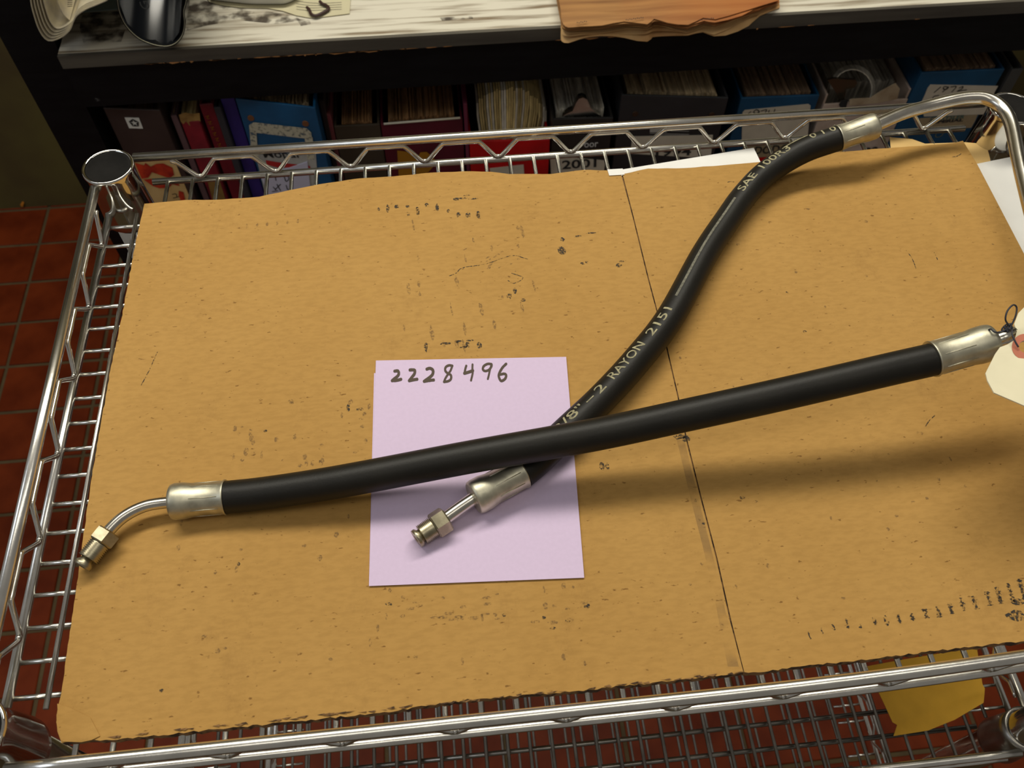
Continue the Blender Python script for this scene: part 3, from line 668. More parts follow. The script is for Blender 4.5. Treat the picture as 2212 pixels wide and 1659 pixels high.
tie.tube(axis_path([(2132, 716, .0690), (2140, 711, .0715), (2148, 717, .0720), (2160, 718, .072), (2172, 712, .073), (2178, 703, .074), (2172, 690, .077), (2176, 672, .079), (2188, 659, .080), (2196, 664, .079), (2194, 682, .077), (2184, 704, .074), (2174, 716, .072), (2164, 712, .072), (2176, 700, .0735), (2186, 706, .0725), (2186, 720, .0725), (2192, 736, .0718), (2200, 750, .0708)], 6), 0.00042, 8)
tie.tube(axis_path([(2168, 716, .0722), (2176, 706, .0732), (2184, 700, .0738), (2180, 712, .0730), (2170, 706, .0735), (2178, 718, .0725)], 6), 0.0006, 8)
tag(tie.build('tag_tie', M['string']), 'dark looped wire tie holding the card tag to the steel tube', 'wire')

# ------------------------------------------------------------------ envelope on the middle deck
zm = -0.2630
rows = []
for i, pa in enumerate([[(1870, 1440), (1950, 1425), (2040, 1410), (2110, 1400)], [(1905, 1510), (1980, 1500), (2080, 1485), (2122, 1478)], [(1928, 1560), (2000, 1538), (2075, 1505), (2127, 1487)], [(1938, 1566), (2000, 1548), (2078, 1512), (2126, 1500)], [(1930, 1590), (2005, 1578), (2062, 1555), (2124, 1518)]]):
    rows.append([atz(x, y, zm + (0.0, 0.002, 0.004, 0.0012, 0.0006)[i] + 0.001 * sin(j * 2 + i)) for j, (x, y) in enumerate(pa)])
mb = MB(); mb.sheet(rows, 0.0006); tag(mb.build('manila_envelope', M['envelope']), 'yellow crumpled envelope lying on the middle deck at the front right', 'envelope')

# ------------------------------------------------------------------ binders and books under the bench top
FY = 0.694
PG = {'tan': (0.42, 0.31, 0.17), 'brown': (0.27, 0.135, 0.05), 'white': (0.55, 0.51, 0.42), 'dark': (0.20, 0.125, 0.07), 'yellow': (0.52, 0.40, 0.17)}
PM = {k: [mat('pages_' + k + str(i), tuple(min(0.8, c * f * 1.4) for c in v), 0.85, 0, var=0.35, vscale=70, stretch=(6, 1, 1)) for i, f in enumerate((1.0, 0.72, 0.5))] for k, v in PG.items()}
def frame_px(l, r, Y):
    a, b = aty(l[0], l[1], Y), aty(r[0], r[1], Y); return a, b
def binder(name, l, r, cover, label, cat='binder', pages='tan', Y=FY, depth=0.26, page_drop=0.006, page_dy=0.012, lean=None, side=True, cover_up=0.0, thick=0.0025, npg=None, pmargin=(0.006, 0.006), group='binders on the lower shelf', bottom=SHZ, fan=0.0):
    a = aty(l[0], l[1], Y); b = atz(r[0], r[1], a.z)
    wdt = b.x - a.x; sk = (b.y - a.y) / wdt; low = a.z - bottom - 0.0005
    e = empty(name, (a.x, Y, a.z), label, cat, group)
    def Mf(v): return (a.x + v[0], Y + v[1] + sk * v[0], a.z + v[2])
    def part(nm, boxes, m, par=e, kind=None, bev=0.0):
        mb = MB()
        for (p, q) in boxes: mb.box(p, q)
        mb.v = [Mf(v) for v in mb.v]; o = mb.build(nm, m, par)
        if kind: o['kind'] = kind
        if bev:
            md = o.modifiers.new('bevel', 'BEVEL'); md.width = bev; md.segments = 2
        return o
    sp = part('spine', [((0, 0, -low), (wdt, thick, 0))], cover, bev=0.0008)
    if side:
        part('cover', [((0, thick, -low), (thick, depth, cover_up))], cover, bev=0.0005)
        part('cover', [((wdt - thick, thick, -low), (wdt, depth, cover_up))], cover, bev=0.0005)
    if pages:
        n = npg or max(6, int(wdt / 0.0021)); rnd = random.Random(int(l[0])); x = thick + pmargin[0]; x1 = wdt - thick - pmargin[1]; step = (x1 - x) / n
        groups = [[], [], []]
        for k in range(n):
            gi = rnd.choice((0, 0, 1, 1, 2)); zt_ = -page_drop - rnd.uniform(0, 0.004); sft = rnd.uniform(0, 0.003) + page_dy
            fx = fan * ((k + .5) / n - .5) * 2
            groups[gi].append(((x + k * step + fx * 0, sft, -low + 0.004), (x + (k + rnd.uniform(.86, 1.02)) * step, depth - 0.02, zt_)))
        for gi, bx in enumerate(groups):
            if bx:
                o = part('pages', bx, PM[pages][gi], kind='stuff')
    def on(x, y, lift):
        d = ray(x, y); A_ = Vector((a.x, Y - lift, 0)); N = Vector((-sk, 1, 0))
        return CAM + d * ((A_ - CAM).dot(N) / d.dot(N))
    e_pack = dict(e=e, w=wdt, low=low, spine=sp, part=part, Y=Y, on=on, sk=sk)
    return e_pack
def plaque(bk, quad_px, m, name='label', lift=0.0006, parent=None, lab=None):
    """a flat sticker on the spine; corners given where they are seen"""
    mb = MB(); on = bk['on']; mb.quad([on(x, y, lift) for x, y in quad_px]); mb.f[-1] = tuple(reversed(mb.f[-1]))
    q = [Vector(v) + Vector((0, lift * 0.8, 0)) for v in mb.v]; n = len(q); b = len(mb.v); mb.v += [tuple(v) for v in q]
    for i in range(n): mb.f.append((i, (i + 1) % n, b + (i + 1) % n, b + i)); mb.mi.append(0); mb.smooth.append(False)
    o = mb.build(name, m, parent or bk['e'])
    if lab: o['label'] = lab
    return o
def ptext(bk, body, bl, br, top, m, parent, lift=0.0010, shear=0.0, bold=0.0, name='lettering'):
    """bl, br: baseline ends, top: a point of the cap line above bl"""
    on = bk['on']; a, b, c = on(*bl, lift), on(*br, lift), on(*top, lift); X = (b - a); up = c - a; h = abs(up.z)
    Yd = Vector((0, 0, 1)); return flat_text(name, body, a, X, (Yd - X.normalized() * X.normalized().z), X.length, h, m, parent, 0.0, shear, bold)
def plines(bk, polys, wpx, m, parent, lift=0.0010, name='handwriting'):
    on = bk.get('on') or (lambda x, y, l_: aty(x, y, bk['Y'] - l_)); mb = MB(); hw = wpx / 2000 / 2
    for pts in polys:
        P = [on(x, y, lift) for x, y in pts]; P = catmull(P, 3) if len(P) > 2 else P
        for a, b in zip(P[:-1], P[1:]):
            d = (b - a).normalized(); nn = Vector((-d.z, 0, d.x)) * hw; mb.quad([a - nn - d * hw * .5, b - nn + d * hw * .5, b + nn + d * hw * .5, a + nn - d * hw * .5])
    return mb.build(name, m, parent)
C = lambda n, c, r=0.45, v=0.25, c2=None, vs=25: mat(n, srgb(*c), r, 0, var=v, vscale=vs, col2=srgb(*c2) if c2 else None, bump=0.1, bscale=120, detail=6)
ink = mat('black_print', (0.012, 0.012, 0.012), 0.7); paper_lbl = mat('label_paper', srgb(196, 186, 166), 0.7, 0, var=0.1, vscale=60); teal = mat('teal_print', srgb(60, 92, 84), 0.7)
tanlbl = mat('tan_label', srgb(150, 132, 100), 0.7, 0, var=0.1, vscale=60)

b1 = binder('binder', (222, 233), (345, 238), C('dark_brown_vinyl', (62, 50, 46), 0.4), 'dark brown binder with a white star sticker, leftmost on the shelf', pages='dark', page_drop=0.03, npg=6, depth=0.24)
st = plaque(b1, [(269, 254), (300, 255), (309, 278), (279, 277)], mat('white_sticker', srgb(225, 225, 215), 0.5), 'sticker')
mb = MB(); cpt = b1['on'](290, 265.5, 0.0009)
for k in range(5):
    R = 0.0046; aa = pi / 2 + 2 * pi * k / 5; ab = pi / 2 + 2 * pi * (k + 1) / 5; am = (aa + ab) / 2
    P_ = lambda a_, r_: cpt + Vector((cos(a_) * r_, b1['sk'] * cos(a_) * r_ - 0.0003, sin(a_) * r_))
    mb.quad([P_(aa, R), P_(am, R * 0.36), P_(ab, R)]); mb.quad([P_(aa, R), P_(ab, R), P_(ab, R * 1.16), P_(aa, R * 1.16)])
mb.build('star_emblem', ink, st)
pc = plaque(b1, [(287, 349), (376, 345), (424, 460), (338, 466)], mat('cream_picture', srgb(214, 180, 120), 0.6, 0, col2=srgb(196, 160, 100), vscale=40), 'picture', lab='cream and red picture')
mb = MB(); YY = FY - 0.0012
for poly in ([(291, 352), (311, 357), (314, 352), (325, 360), (338, 354), (352, 353), (372, 362), (376, 378), (366, 385), (348, 379), (328, 372), (320, 384), (306, 386)], [(310, 388), (330, 386), (380, 388), (388, 402), (372, 398), (365, 405), (345, 407), (330, 402)], [(386, 412), (396, 415), (400, 432), (392, 436), (386, 424)]):
    mb.quad([b1['on'](x, y, 0.0012) for x, y in reversed(poly)])
mb.build('red_print', mat('red_print', srgb(214, 66, 30), 0.5, 0, col2=srgb(150, 30, 20), vscale=60), pc)
plines(b1, [[(374, 428), (386, 425)], [(378, 436), (390, 433)], [(372, 420), (380, 419), (382, 426)]], 1.6, ink, pc, 0.0013)
binder('book', (368, 250), (381, 249), C('mauve_cloth', (112, 84, 88), 0.6), 'thin mauve book between the brown binder and the torn red book', 'book', 'dark', group='books on the lower shelf', npg=2, pmargin=(0, 0), page_drop=-0.004, page_dy=0.004)
r3 = binder('book', (390, 262), (431, 262), C('worn_red_cloth', (148, 24, 40), 0.6, c2=(100, 12, 26)), 'red book with a torn spine and bare tan pages above it', 'book', 'yellow', group='books on the lower shelf', page_drop=-0.010, page_dy=0.002, npg=5, pmargin=(0, 0))
mb = MB(); pts = [(386, 248), (400, 243), (414, 246), (431, 244), (433, 262), (428, 275), (420, 264), (410, 272), (402, 262), (396, 268), (390, 262)]
mb.quad([aty(x, y, FY - 0.0008) for x, y in reversed(pts)]); mb.build('torn_spine', mat('tan_board', srgb(168, 132, 70), 0.9, 0, col2=srgb(120, 84, 40), vscale=90), r3['e'])
plaque(r3, [(446, 382), (472, 384), (490, 440), (462, 444)], mat('bare_spine', srgb(140, 104, 44), 0.8, 0, var=0.3, vscale=60), 'bare_spine')
r4 = binder('book', (430, 226), (459, 223), C('dark_red_leather', (122, 16, 34), 0.5, c2=(86, 8, 22)), 'dark red book with flecks of gold lettering', 'book', 'dark', group='books on the lower shelf', npg=3, pmargin=(0, 0))
plines(r4, [[(444 + k * 5.1, 252 + k * 12), (451 + k * 5.1, 250 + k * 12), (447 + k * 5.1, 256 + k * 12), (453 + k * 5.1, 256 + k * 12)] for k in range(7)], 1.2, mat('gold_print', srgb(170, 120, 40), 0.4, 0.6), r4['e'])
binder('book', (461, 232), (476, 231), C('charcoal_cloth', (52, 52, 58), 0.6), 'slim charcoal book beside the violet folder', 'book', 'dark', group='books on the lower shelf', npg=2, pmargin=(0, 0))
binder('folder', (468, 190), (499, 190), C('violet_card', (52, 40, 126), 0.5, c2=(40, 30, 100)), 'tall violet folder between the charcoal book and the askew blue binder', 'folder', None, Y=FY + 0.006, group='books on the lower shelf')
blue = C('blue_vinyl', (20, 88, 132), 0.42, c2=(16, 72, 108)); blue2 = C('deep_blue_vinyl', (8, 72, 108), 0.4, c2=(6, 60, 90))
b5 = binder('binder', (508, 213), (681, 233), blue, 'blue binder standing askew, with a worn white frame printed on its spine', pages='tan', page_drop=0.004)
fr_m = stain_mat('worn_white_print', srgb(190, 184, 160), 1.0, 260)
e_ = fr_m.node_tree.nodes['Color Ramp'].color_ramp.elements; e_[0].position = 0.25; e_[1].position = 0.5
mb = MB(); YY = FY - 0.0010
for q in ([(538, 270), (548, 264), (662, 277), (672, 286), (674, 300), (656, 299), (554, 287), (556, 320), (542, 318)], [(658, 298), (675, 296), (679, 345), (664, 345)], [(542, 310), (556, 310), (560, 345), (546, 345)]):
    mb.quad([b5['on'](x, y, 0.0010) for x, y in reversed(q)])
mb.build('printed_frame', fr_m, b5['e'])
for (x, y) in ((542, 254), (660, 266)):
    mb = MB(); c = b5['on'](x, y, 0); mb.tube([(c.x, c.y - 0.0014, c.z), (c.x, c.y + 0.001, c.z)], 0.0034, 16); mb.build('rivet', mat('rusty_rivet', srgb(128, 84, 52), 0.6, 0.3), b5['e'])
lb = plaque(b5, [(552, 334), (682, 330), (690, 440), (580, 450)], mat('worn_label', srgb(180, 178, 170), 0.7, 0, var=0.25, vscale=40), 'label')
flat = MB(); flat.quad([b5['on'](x, y, 0.0011) for x, y in reversed([(574, 346), (610, 352), (668, 358), (672, 364), (640, 362), (600, 362), (576, 356)])]); flat.build('red_band', mat('red_band', srgb(176, 34, 30), 0.6), lb)
ptext(b5, 'Mopar', (574, 346), (656, 346), (574, 326), ink, lb, 0.0012, bold=0.01)
nt_ = plaque(b5, [(563, 383), (664, 350), (672, 420), (590, 440)], mat('lavender_note', srgb(198, 196, 214), 0.7), 'note', lift=0.0020)
plines(b5, [[(594, 380), (596, 390)], [(606, 380), (616, 378)], [(614, 382), (618, 392), (624, 386), (620, 378)], [(598, 398), (606, 412)], [(594, 410), (606, 398)], [(618, 400), (622, 410), (630, 406)], [(590, 404), (596, 410)], [(588, 414), (600, 412)]], 2.0, ink, nt_, 0.0026)
binder('book', (688, 216), (699, 218), C('dark_umber_cloth', (46, 30, 24), 0.7), 'dark umber book right of the askew blue binder', 'book', 'dark', group='books on the lower shelf', npg=2, pmargin=(0, 0))
binder('book', (704, 247), (714, 248), C('faded_rose_cloth', (130, 54, 62), 0.6, c2=(90, 50, 46)), 'slim faded rose book left of the wide grey-brown binder', 'book', 'dark', group='books on the lower shelf', npg=2, pmargin=(0, 0), page_drop=-0.004)
binder('binder', (721, 273), (820, 268), C('grey_brown_vinyl', (66, 56, 42), 0.5), 'grey-brown binder full of brown pages, left of the maroon one', pages='brown', page_drop=-0.003, page_dy=0.003)
b7 = binder('binder', (822, 268), (999, 255), C('maroon_vinyl', (92, 20, 38), 0.4, c2=(74, 16, 30)), 'wide maroon binder with a white strip along its top', pages='brown', page_drop=-0.003, page_dy=0.004)
a, b = b7['on'](829, 267.5, 0.001), b7['on'](994, 254.5, 0.001); mb = MB(); mb.tube([a, b], 0.0012, 10); mb.build('white_strip', mat('white_plastic', srgb(216, 210, 188), 0.4), b7['e'])
mb = MB(); mb.quad([b7['on'](x, y, 0.0008) for x, y in reversed([(858, 325), (880, 328), (900, 345), (908, 329), (922, 328), (945, 350), (925, 372), (890, 388), (862, 392)])]); mb.build('yellow_print', mat('yellow_print', srgb(160, 110, 20), 0.5), b7['e'])
binder('book', (1001, 225), (1009, 224), C('plum_cloth', (110, 36, 62), 0.6), 'narrow plum book between the maroon and the bright red binder', 'book', 'dark', group='books on the lower shelf', npg=2, pmargin=(0, 0))
red = C('bright_red_vinyl', (196, 12, 16), 0.35, c2=(160, 8, 14))
b8 = binder('binder', (1014, 305), (1188, 302), red, 'bright red binder with warped yellowed pages rising above its spine', pages=None, depth=0.22, cover_up=0.0)
# warped pages: curved leaves that lean out over the spine
PMx = PM['yellow'] + [PM['white'][0], PM['yellow'][0]]
groups = [MB() for _ in range(5)]
for k in range(30):
    f = k / 29; xb = aty(1046 + f * 118, 290, FY).x; rr = random.Random(k); zt_ = -0.196 - 0.034 * (f - 0.42) ** 2 * 4 - rr.uniform(0, .004)
    yfront = FY + 0.004 + 0.016 * abs(f - 0.4) * 2 + rr.uniform(0, 0.003)
    rows = []
    for (dy, dz) in ((0.0, -0.10), (0.0, -0.02), (0.003, -0.004), (0.02, 0.0), (0.20, 0.006)):
        rows.append([(xb + (f - 0.4) * 0.016 * (1 if dz > -0.03 else -0.2), yfront + dy, zt_ + dz), (xb + (f - 0.4) * 0.016 * (1 if dz > -0.03 else -0.2) + 0.0021, yfront + dy, zt_ + dz)])
    groups[rr.choice((0, 0, 1, 3, 3, 4))].sheet(rows, 0.0006, sm=False)
for gmb, mm in zip(groups, PMx):
    if gmb.v: tag(gmb.build('pages', mm, b8['e']), kind='stuff')
plaque(b8, [(1058, 364), (1131, 356), (1134, 400), (1062, 400)], paper_lbl, 'label')
b9 = binder('binder', (1194, 257), (1325, 254), C('glossy_black_vinyl', (44, 42, 40), 0.3), 'black binder labelled 2001 with a shiny arched metal clip', pages='white', page_drop=-0.004, page_dy=0.012, pmargin=(0.003, 0.006))
cl_ = MB(); base = [(1214, 250), (1226, 243), (1237, 238), (1245, 220), (1250, 212), (1258, 209), (1267, 213), (1274, 230), (1284, 240), (1298, 250)]
P = [aty(x, y, FY + 0.004) for x, y in base]
cl_.sheet([[Vector((p.x, FY + 0.002, p.z)) for p in P], [Vector((p.x * 0.92 + P[5].x * 0.08, FY + 0.010, p.z * 0.96 + P[0].z * 0.04 + 0.001)) for p in P], [Vector((p.x * 0.6 + P[5].x * 0.4, FY + 0.020, p.z * 0.5 + P[0].z * 0.5 - 0.002)) for p in P]], 0.001)
pp = MB(); pp.quad([Vector((p.x, FY + 0.0030, p.z)) for p in reversed(P)]); cl_.v += pp.v; off = len(cl_.v) - len(pp.v)
cl_.f.append(tuple(off + i for i in range(len(pp.v)))); cl_.mi.append(0); cl_.smooth.append(False)
cl_.build('metal_clip', M['chrome'], b9['e'])
l9 = plaque(b9, [(1188, 337), (1225, 340), (1308, 347), (1300, 400), (1192, 400)], paper_lbl, 'label')
ptext(b9, '2001', (1214, 366), (1288, 361), (1214, 347), ink, l9, 0.0012, bold=0.02)
ptext(b9, 'oor', (1262, 319), (1292, 317), (1262, 309), mat('white_print', srgb(200, 200, 196), 0.6), b9['e'], 0.0008, bold=0.01)
b10 = binder('binder', (1343, 205), (1574, 211), C('charcoal_vinyl', (44, 44, 46), 0.4), 'wide charcoal binder labelled 1994', pages='tan', page_drop=0.002, page_dy=0.010, npg=34)
for (x, y) in ((1372, 245), (1537, 247)):
    mb = MB(); c = b10['on'](x, y, 0); mb.tube([(c.x, c.y - 0.0014, c.z), (c.x, c.y + 0.001, c.z)], 0.0032, 16); mb.build('rivet', mat('dark_rivet', srgb(70, 50, 36), 0.5, 0.5), b10['e'])
l10 = plaque(b10, [(1366, 295), (1540, 292), (1536, 334), (1496, 340), (1430, 336), (1362, 332)], paper_lbl, 'label')
ptext(b10, '1994', (1416, 338), (1492, 336), (1416, 320), ink, l10, 0.0012, bold=0.02)
lg = plaque(b10, [(1404, 277), (1442, 277), (1440, 286), (1404, 286)], mat('pale_print', srgb(170, 168, 160), 0.6), 'emblem', lift=0.0008)
plines(b10, [[(1404, 288), (1488, 290)], [(1450, 283), (1488, 284)], [(1425, 291), (1488, 292)]], 1.6, mat('pale_lines', srgb(150, 148, 142), 0.6), b10['e'])
b11 = binder('binder', (1601, 212), (1771, 205), blue2, 'blue binder with 1974 handwritten on a rounded white label', pages='dark', page_drop=-0.002, page_dy=0.004, npg=26)
l11 = plaque(b11, [(1604, 243), (1609, 238), (1746, 225), (1751, 228), (1744, 304), (1602, 312)], paper_lbl, 'label')
plines(b11, [[(1614, 248), (1622, 241)], [(1640, 240), (1634, 237), (1628, 242), (1634, 246), (1640, 241), (1636, 252)], [(1644, 240), (1656, 237), (1650, 248)], [(1662, 238), (1660, 243), (1666, 243)], [(1674, 236), (1670, 250)]], 2.2, ink, l11, 0.0011)
t11 = plaque(b11, [(1606, 317), (1722, 310), (1714, 336), (1600, 342)], tanlbl, 'name_strip')
ptext(b11, 'DODGE', (1628, 334), (1712, 328), (1628, 317), ink, t11, 0.0011, bold=0.02)
plaque(b11, [(1598, 343), (1704, 337), (1690, 380), (1590, 384)], red, 'red_band')
# white worn binder with a hole and curled pages
wv = C('dirty_white_vinyl', (196, 178, 166), 0.55, c2=(160, 140, 122))
b12 = binder('binder', (1779, 226), (1962, 214), wv, 'dirty white binder, torn open around a dark metal lever', pages='white', page_drop=-0.006, page_dy=0.028, npg=24, cover_up=0.012, pmargin=(0.012, 0.004))
mb = MB(); P = [(1835, 216), (1842, 214), (1880, 212), (1905, 196), (1935, 180), (1944, 192), (1938, 214), (1900, 222), (1860, 226), (1835, 228)]
mb.quad([aty(x, y, FY - 0.004) for x, y in reversed(P)]); o = mb.build('torn_flap', mat('grey_paper_flap', srgb(170, 152, 124), 0.8, 0, col2=srgb(140, 118, 90), vscale=60), b12['e'])
o.modifiers.new('s', 'SOLIDIFY').thickness = 0.001
mb = MB(); P = [(1788, 173), (1800, 170), (1830, 172), (1848, 173), (1852, 180), (1845, 190), (1828, 193), (1824, 215), (1812, 217), (1806, 200), (1796, 186)]
mb.quad([aty(x, y, FY + 0.006) for x, y in reversed(P)]); o = mb.build('metal_lever', mat('tarnished_steel', (0.16, 0.14, 0.10), 0.3, 0.9), b12['e']); o.modifiers.new('s', 'SOLIDIFY').thickness = 0.003
mb = MB(); c = [(1800 + 44 * (1 + cos(a)) * 0.95, 192 - 42 * sin(a)) for a in [pi - k * pi / 12 * 1.15 for k in range(13)]]
mb.sheet([[aty(x, y, FY + 0.010) for x, y in c], [aty(1843 + (x - 1843) * 1.16, 195 + (y - 195) * 1.22, FY + 0.020) for x, y in c]], 0.0012); mb.build('curled_pages', PM['white'][0], b12['e'])
mb = MB(); mb.quad([b12['on'](x, y, 0.0006) for x, y in reversed([(1812, 226), (1818, 216), (1832, 216), (1828, 232), (1815, 232)])]); mb.build('dark_slot', M['black'], b12['e'])
l12 = plaque(b12, [(1775, 337), (1897, 327), (1893, 348), (1765, 360)], paper_lbl, 'label')
ptext(b12, '90', (1862, 336), (1892, 333), (1862, 320), ink, l12, 0.0012, bold=0.03)
b13 = binder('binder', (1990, 157), (2171, 149), blue2, 'blue binder with 1972 handwritten on its white label, at the right end', pages='dark', page_drop=-0.002, page_dy=0.004, npg=24)
l13 = plaque(b13, [(2004, 190), (2010, 183), (2156, 186), (2148, 200), (2138, 240), (2126, 247), (1996, 252), (1990, 222), (1998, 205)], paper_lbl, 'label')
plines(b13, [[(2032, 188), (2018, 200)], [(2048, 188), (2040, 187), (2038, 192), (2045, 193), (2049, 188), (2036, 199)], [(2054, 188), (2066, 187), (2056, 199)], [(2072, 190), (2080, 187), (2078, 192), (2068, 197), (2088, 194)],
    [(2028, 206), (2018, 208), (2016, 213), (2030, 213)], [(2036, 212), (2044, 206), (2048, 211)], [(2056, 208), (2066, 203), (2070, 208)]], 2.2, ink, l13, 0.0011)
t13 = plaque(b13, [(1985, 256), (2112, 248), (2106, 262), (2098, 276), (1984, 280)], tanlbl, 'name_strip')
ptext(b13, 'CHRYSLER', (2008, 261), (2082, 256), (2008, 253), teal, t13, 0.0011, bold=0.02)
ptext(b13, 'IMPERIAL', (2006, 268), (2080, 262), (2006, 262), ink, t13, 0.0012, bold=0.04)
mb = MB(); c = b13['on'](2029, 290, 0.001)
for k in range(24):
    a0, a1 = 2 * pi * k / 24, 2 * pi * (k + 1) / 24
    mb.quad([c + Vector((cos(a) * r_, 0, sin(a) * r_)) for a, r_ in ((a0, .0040), (a1, .0040), (a1, .0048), (a0, .0048))])
mb.build('round_emblem', mat('gold_emblem', srgb(110, 110, 70), 0.5), b13['e'])
binder('binder', (2187, 150), (2212, 148), C('slate_vinyl', (64, 64, 62), 0.5), 'slate grey binder against the right of the 1972 one', pages='dark', npg=3, Y=FY - 0.003)

# ------------------------------------------------------------------ things on the bench top
TZ = -0.1092
EY = BF - 0.020
news_m = mat('newsprint', srgb(206, 194, 160), 0.8, 0, col2=srgb(176, 166, 146), vscale=60)
news = empty('newspaper', (-0.13, EY, TZ), 'folded cream newspaper curled over the left end of the bench top', 'newspaper')
prof = [(62, -60), (66, 0), (74, 35), (86, 68), (104, 88), (130, 82), (150, 66), (158, 48), (166, 34), (186, 20), (215, 8), (236, -4), (244, -30)]
for k in range(5):
    mb = MB(); s_ = 1 - k * 0.055; cxp, cyp = 170, -30
    P = [aty(cxp + (x - cxp) * s_ + k * 1.0, cyp + (y - cyp) * s_, EY - 0.006 + k * 0.0008) for x, y in prof]; P = catmull(P, 3)
    mb.sheet([[Vector((p.x, p.y, p.z)) for p in P], [Vector((p.x, 0.80, p.z + 0.001)) for p in P], [Vector((p.x, 0.95, p.z + 0.002)) for p in P]], 0.0009); mb.build('sheet', news_m, news)
mb = MB(); P = catmull([aty(x, y, EY + 0.002) for x, y in [(122, -30), (124, 4), (136, 30), (150, 44)]], 4)
mb.sheet([[p for p in P], [p + Vector((0.01, 0.2, 0.02)) for p in P]], 0.0009); mb.build('inner_fold', news_m, news)
plines(dict(Y=EY + 0.006), [[(146, 2 + i * 4), (156, 1 + i * 4)] for i in range(4)], 1.2, ink, news, 0.0, 'print_lines')
mag = empty('magazine', (-0.06, EY, TZ), 'glossy black magazine rolled up and jutting over the bench edge', 'magazine')
glossy = mat('glossy_black', (0.006, 0.007, 0.009), 0.18, 0)
cream_p = mat('cream_page', srgb(190, 184, 156), 0.6)
prof = [(248, -60), (252, 0), (258, 30), (272, 58), (296, 82), (322, 95), (346, 101), (366, 101), (384, 92), (396, 74), (400, 50), (398, 25), (404, 0), (408, -60)]
for k, (mm, sc) in enumerate(((glossy, 1.0), (cream_p, 0.985), (glossy, 0.955))):
    P = catmull([aty(330 + (x - 330) * sc, 20 + (y - 20) * sc, EY - 0.008 + k * 0.0006) for x, y in prof], 3)
    mb = MB(); mb.sheet([[p for p in P], [Vector((p.x, 0.80, p.z)) for p in P], [Vector((p.x, 0.93, p.z)) for p in P]], 0.0007); mb.build('sheet', mm, mag)
# inner page lying back inside the roll
low = [aty(x, y, EY - 0.004) for x, y in [(258, 8), (274, 50), (300, 78), (335, 93), (370, 94), (388, 70), (392, 30), (394, -10)]]
mb = MB(); mb.sheet([[p for p in low], [Vector((p.x * 0.9 - 0.006, p.y + 0.07, p.z + 0.02)) for p in low], [Vector((p.x * 0.6 - 0.024, p.y + 0.12, p.z + 0.06)) for p in low]], 0.0006)
mb.build('inner_page', glossy, mag)
o_ = aty(326, 19, EY + 0.004); flat_text('lettering', 'GREE', o_, (-0.10, 0, 1), (-1, 0, -0.10), 0.030, 0.0075, mat('grey_lettering', (0.10, 0.11, 0.11), 0.6), mag, 0.0)
# loose papers
def bench_sheet(name, pts, z, m, label, cat='paper', th=0.0005, parent=None):
    mb = MB(); mb.prism([(atz(x, y, z).x, atz(x, y, z).y) for x, y in pts], z - th, z); o = mb.build(name, m, parent)
    if label: tag(o, label, cat)
    return o
ruled = bench_sheet('ruled_sheet', [(420, -40), (452, 4), (480, 11), (520, 16), (575, 17), (610, 23), (640, 33), (668, 38), (700, 36), (755, 29), (760, -45)], TZ + 0.0012, mat('cream_sheet', srgb(204, 196, 162), 0.7, 0, var=0.06, vscale=30), 'cream sheet with thin ruled lines lying under the white papers')
mb = MB()
for i in range(4):
    P = [atz(x, y, TZ + 0.0016) for x, y in [(640, 2 + i * 6), (668, 6 + i * 5.5), (700, 7 + i * 4.8), (738, 5 + i * 5)]]
    P = catmull(P, 3)
    for a, b in zip(P[:-1], P[1:]): mb.quad([a, b, b + Vector((0, 0.0005, 0)), a + Vector((0, 0.0005, 0))])
tag(mb.build('ruled_line', mat('grey_line', (0.12, 0.11, 0.10), 0.8), ruled), kind='stuff')
white_b = mat('bright_white_paper', srgb(232, 232, 228), 0.6)
for k in range(5):
    zz = TZ + 0.003 + k * 0.0016
    mb = MB(); P = catmull([atz(x, y - k * 2.0, zz) for x, y in [(455, -2), (500, 3), (540, 7), (590, 7.5), (618, 6), (645, -6)]], 4)
    mb.sheet([[p for p in P], [p + Vector((0, 0.05, 0.004)) for p in P], [p + Vector((0, 0.14, 0.008)) for p in P]], 0.0012)
    if k == 0: wstack = empty('paper_stack', tuple(P[0]), 'stack of bright white papers at the back of the bench top', 'papers')
    mb.build('sheet', white_b, wstack)
bench_sheet('paper_sheet', [(188, -30), (178, 26), (256, 19), (262, -30)], TZ + 0.0010, mat('pale_blue_paper', srgb(150, 172, 172), 0.6), 'pale blue sheet lying between the newspaper and the rolled magazine')
mb = MB(); mb.tube(catmull([atz(x, y, TZ + 0.0035) for x, y in [(663, 16), (668, 21), (672, 30), (682, 34), (697, 28), (710, 19), (705, 12), (696, 8), (691, 3)]], 5), 0.0015, 12)
tag(mb.build('bent_hook', mat('dark_oxblood', (0.045, 0.018, 0.014), 0.45)), 'small dark red-brown bent hook lying on the ruled sheet', 'hook')
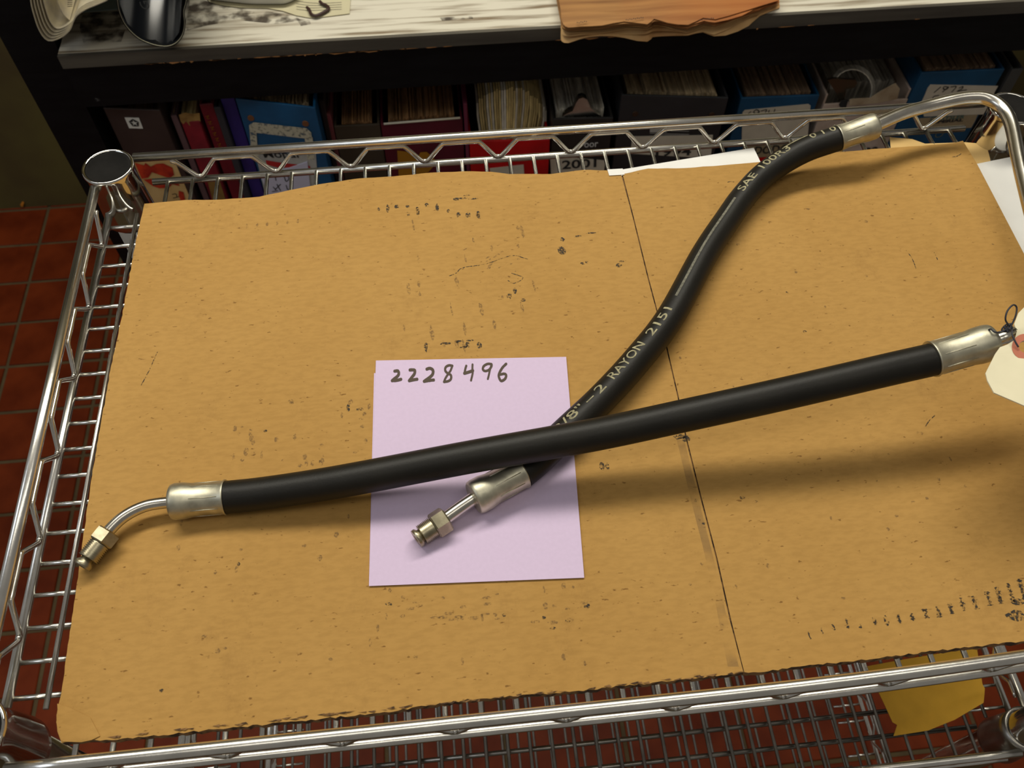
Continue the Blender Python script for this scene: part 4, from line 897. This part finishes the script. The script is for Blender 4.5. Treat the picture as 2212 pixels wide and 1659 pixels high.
# old burnt-looking paper stack hanging over the edge
def burnt_mat():
    m = mat('aged_paper', srgb(166, 120, 68), 0.75, 0, col2=srgb(126, 84, 44), vscale=14, stretch=(0.6, 8, 1), detail=8, bump=0.3, bscale=60)
    nt = m.node_tree; b = nt.nodes['Principled BSDF']; src = b.inputs['Base Color'].links[0].from_socket
    tc = nt.nodes.new('ShaderNodeTexCoord'); sp = nt.nodes.new('ShaderNodeSeparateXYZ'); nt.links.new(tc.outputs['Object'], sp.inputs[0])
    mr = nt.nodes.new('ShaderNodeMapRange'); mr.inputs['From Min'].default_value = 0.10; mr.inputs['From Max'].default_value = 0.30
    n = nt.nodes.new('ShaderNodeTexNoise'); n.inputs['Scale'].default_value = 25; nt.links.new(tc.outputs['Object'], n.inputs['Vector'])
    ad = nt.nodes.new('ShaderNodeMath'); ad.operation = 'MULTIPLY_ADD'; ad.inputs[1].default_value = 0.08; nt.links.new(n.outputs['Fac'], ad.inputs[0]); nt.links.new(sp.outputs['X'], ad.inputs[2]); nt.links.new(ad.outputs[0], mr.inputs['Value'])
    mx = nt.nodes.new('ShaderNodeMix'); mx.data_type = 'RGBA'; nt.links.new(mr.outputs[0], mx.inputs['Factor']); nt.links.new(src, mx.inputs['A']); mx.inputs['B'].default_value = (*srgb(168, 88, 22), 1)
    nt.links.new(mx.outputs['Result'], b.inputs['Base Color']); return m
aged = burnt_mat(); cream_old = mat('old_cream_paper', srgb(216, 176, 118), 0.75, 0, col2=srgb(180, 130, 76), vscale=20, bump=0.2, bscale=50)
old = empty('old_papers', tuple(atz(1210, 40, TZ)), 'stack of brittle amber stained papers hanging over the bench edge', 'papers')
front = [(1213, 60), (1216, 72), (1228, 78), (1255, 76), (1300, 73), (1350, 66), (1400, 70), (1412, 62), (1440, 66), (1486, 72), (1520, 61), (1545, 64), (1600, 48), (1640, 34), (1683, 17)]
for k in range(9):
    rnd = random.Random(k + 3); zz = TZ + 0.0012 + k * 0.0016; sh = k * (3.6 if k < 5 else 2.2)
    fp = [(x + rnd.uniform(-2, 2), y - sh + rnd.uniform(-3, 1.5) * (1 if k else 0) * (0.4 + (x - 1200) / 300)) for x, y in front]
    P = catmull([atz(x, y, zz) for x, y in fp], 2); F = [p for p in P]
    sag = [Vector((p.x, p.y, p.z - (0.0035 * max(0, 3 - k) * (0.6 + 0.4 * sin(p.x * 70 + k)) if p.y < EY - 0.003 else 0))) for p in F]
    mid = [Vector((p.x + 0.001, max(EY + 0.008, p.y + 0.004) + rnd.uniform(-.001, .001), TZ + 0.0014 + k * 0.0016 + 0.0008 * sin(p.x * 60 + k))) for p in F]
    back = [Vector((p.x + 0.004, 0.86, TZ + 0.0014 + k * 0.0016)) for p in F]
    mb = MB(); mb.sheet([sag, [(a + b) / 2 + Vector((0, 0, 0.001)) for a, b in zip(F, mid)], mid, back], 0.0009); mb.build('sheet', cream_old if k < 3 else aged, old)
mb = MB()
for (x0, y0, n_) in ((1246, 50, 6), (1352, 44, 10), (1512, 44, 8)):
    for i in range(n_):
        p = atz(x0 + i * 4, y0 - i * 0.6 + (i % 2), TZ + 0.0172); mb.quad([p, p + Vector((0.0009, 0.0002, 0)), p + Vector((0.0010, 0.0016, 0)), p + Vector((0.0003, 0.0018, 0))])
tag(mb.build('faded_print', ink, old), kind='stuff')

# fallen leaf by the wall
c = aty(48, 441, 1.3165); mb = MB(); mb.sheet([[c + Vector((-0.005, 0, -0.006)), c + Vector((-0.004, -0.001, 0.0)), c + Vector((0.003, 0, 0.007))], [c + Vector((-0.001, -0.001, -0.007)), c + Vector((0.002, -0.002, -0.001)), c + Vector((0.006, 0, 0.005))]], 0.0006)
tag(mb.build('leaf', mat('orange_leaf', srgb(190, 120, 30), 0.7)), 'tiny orange leaf scrap against the foot of the wall', 'leaf')
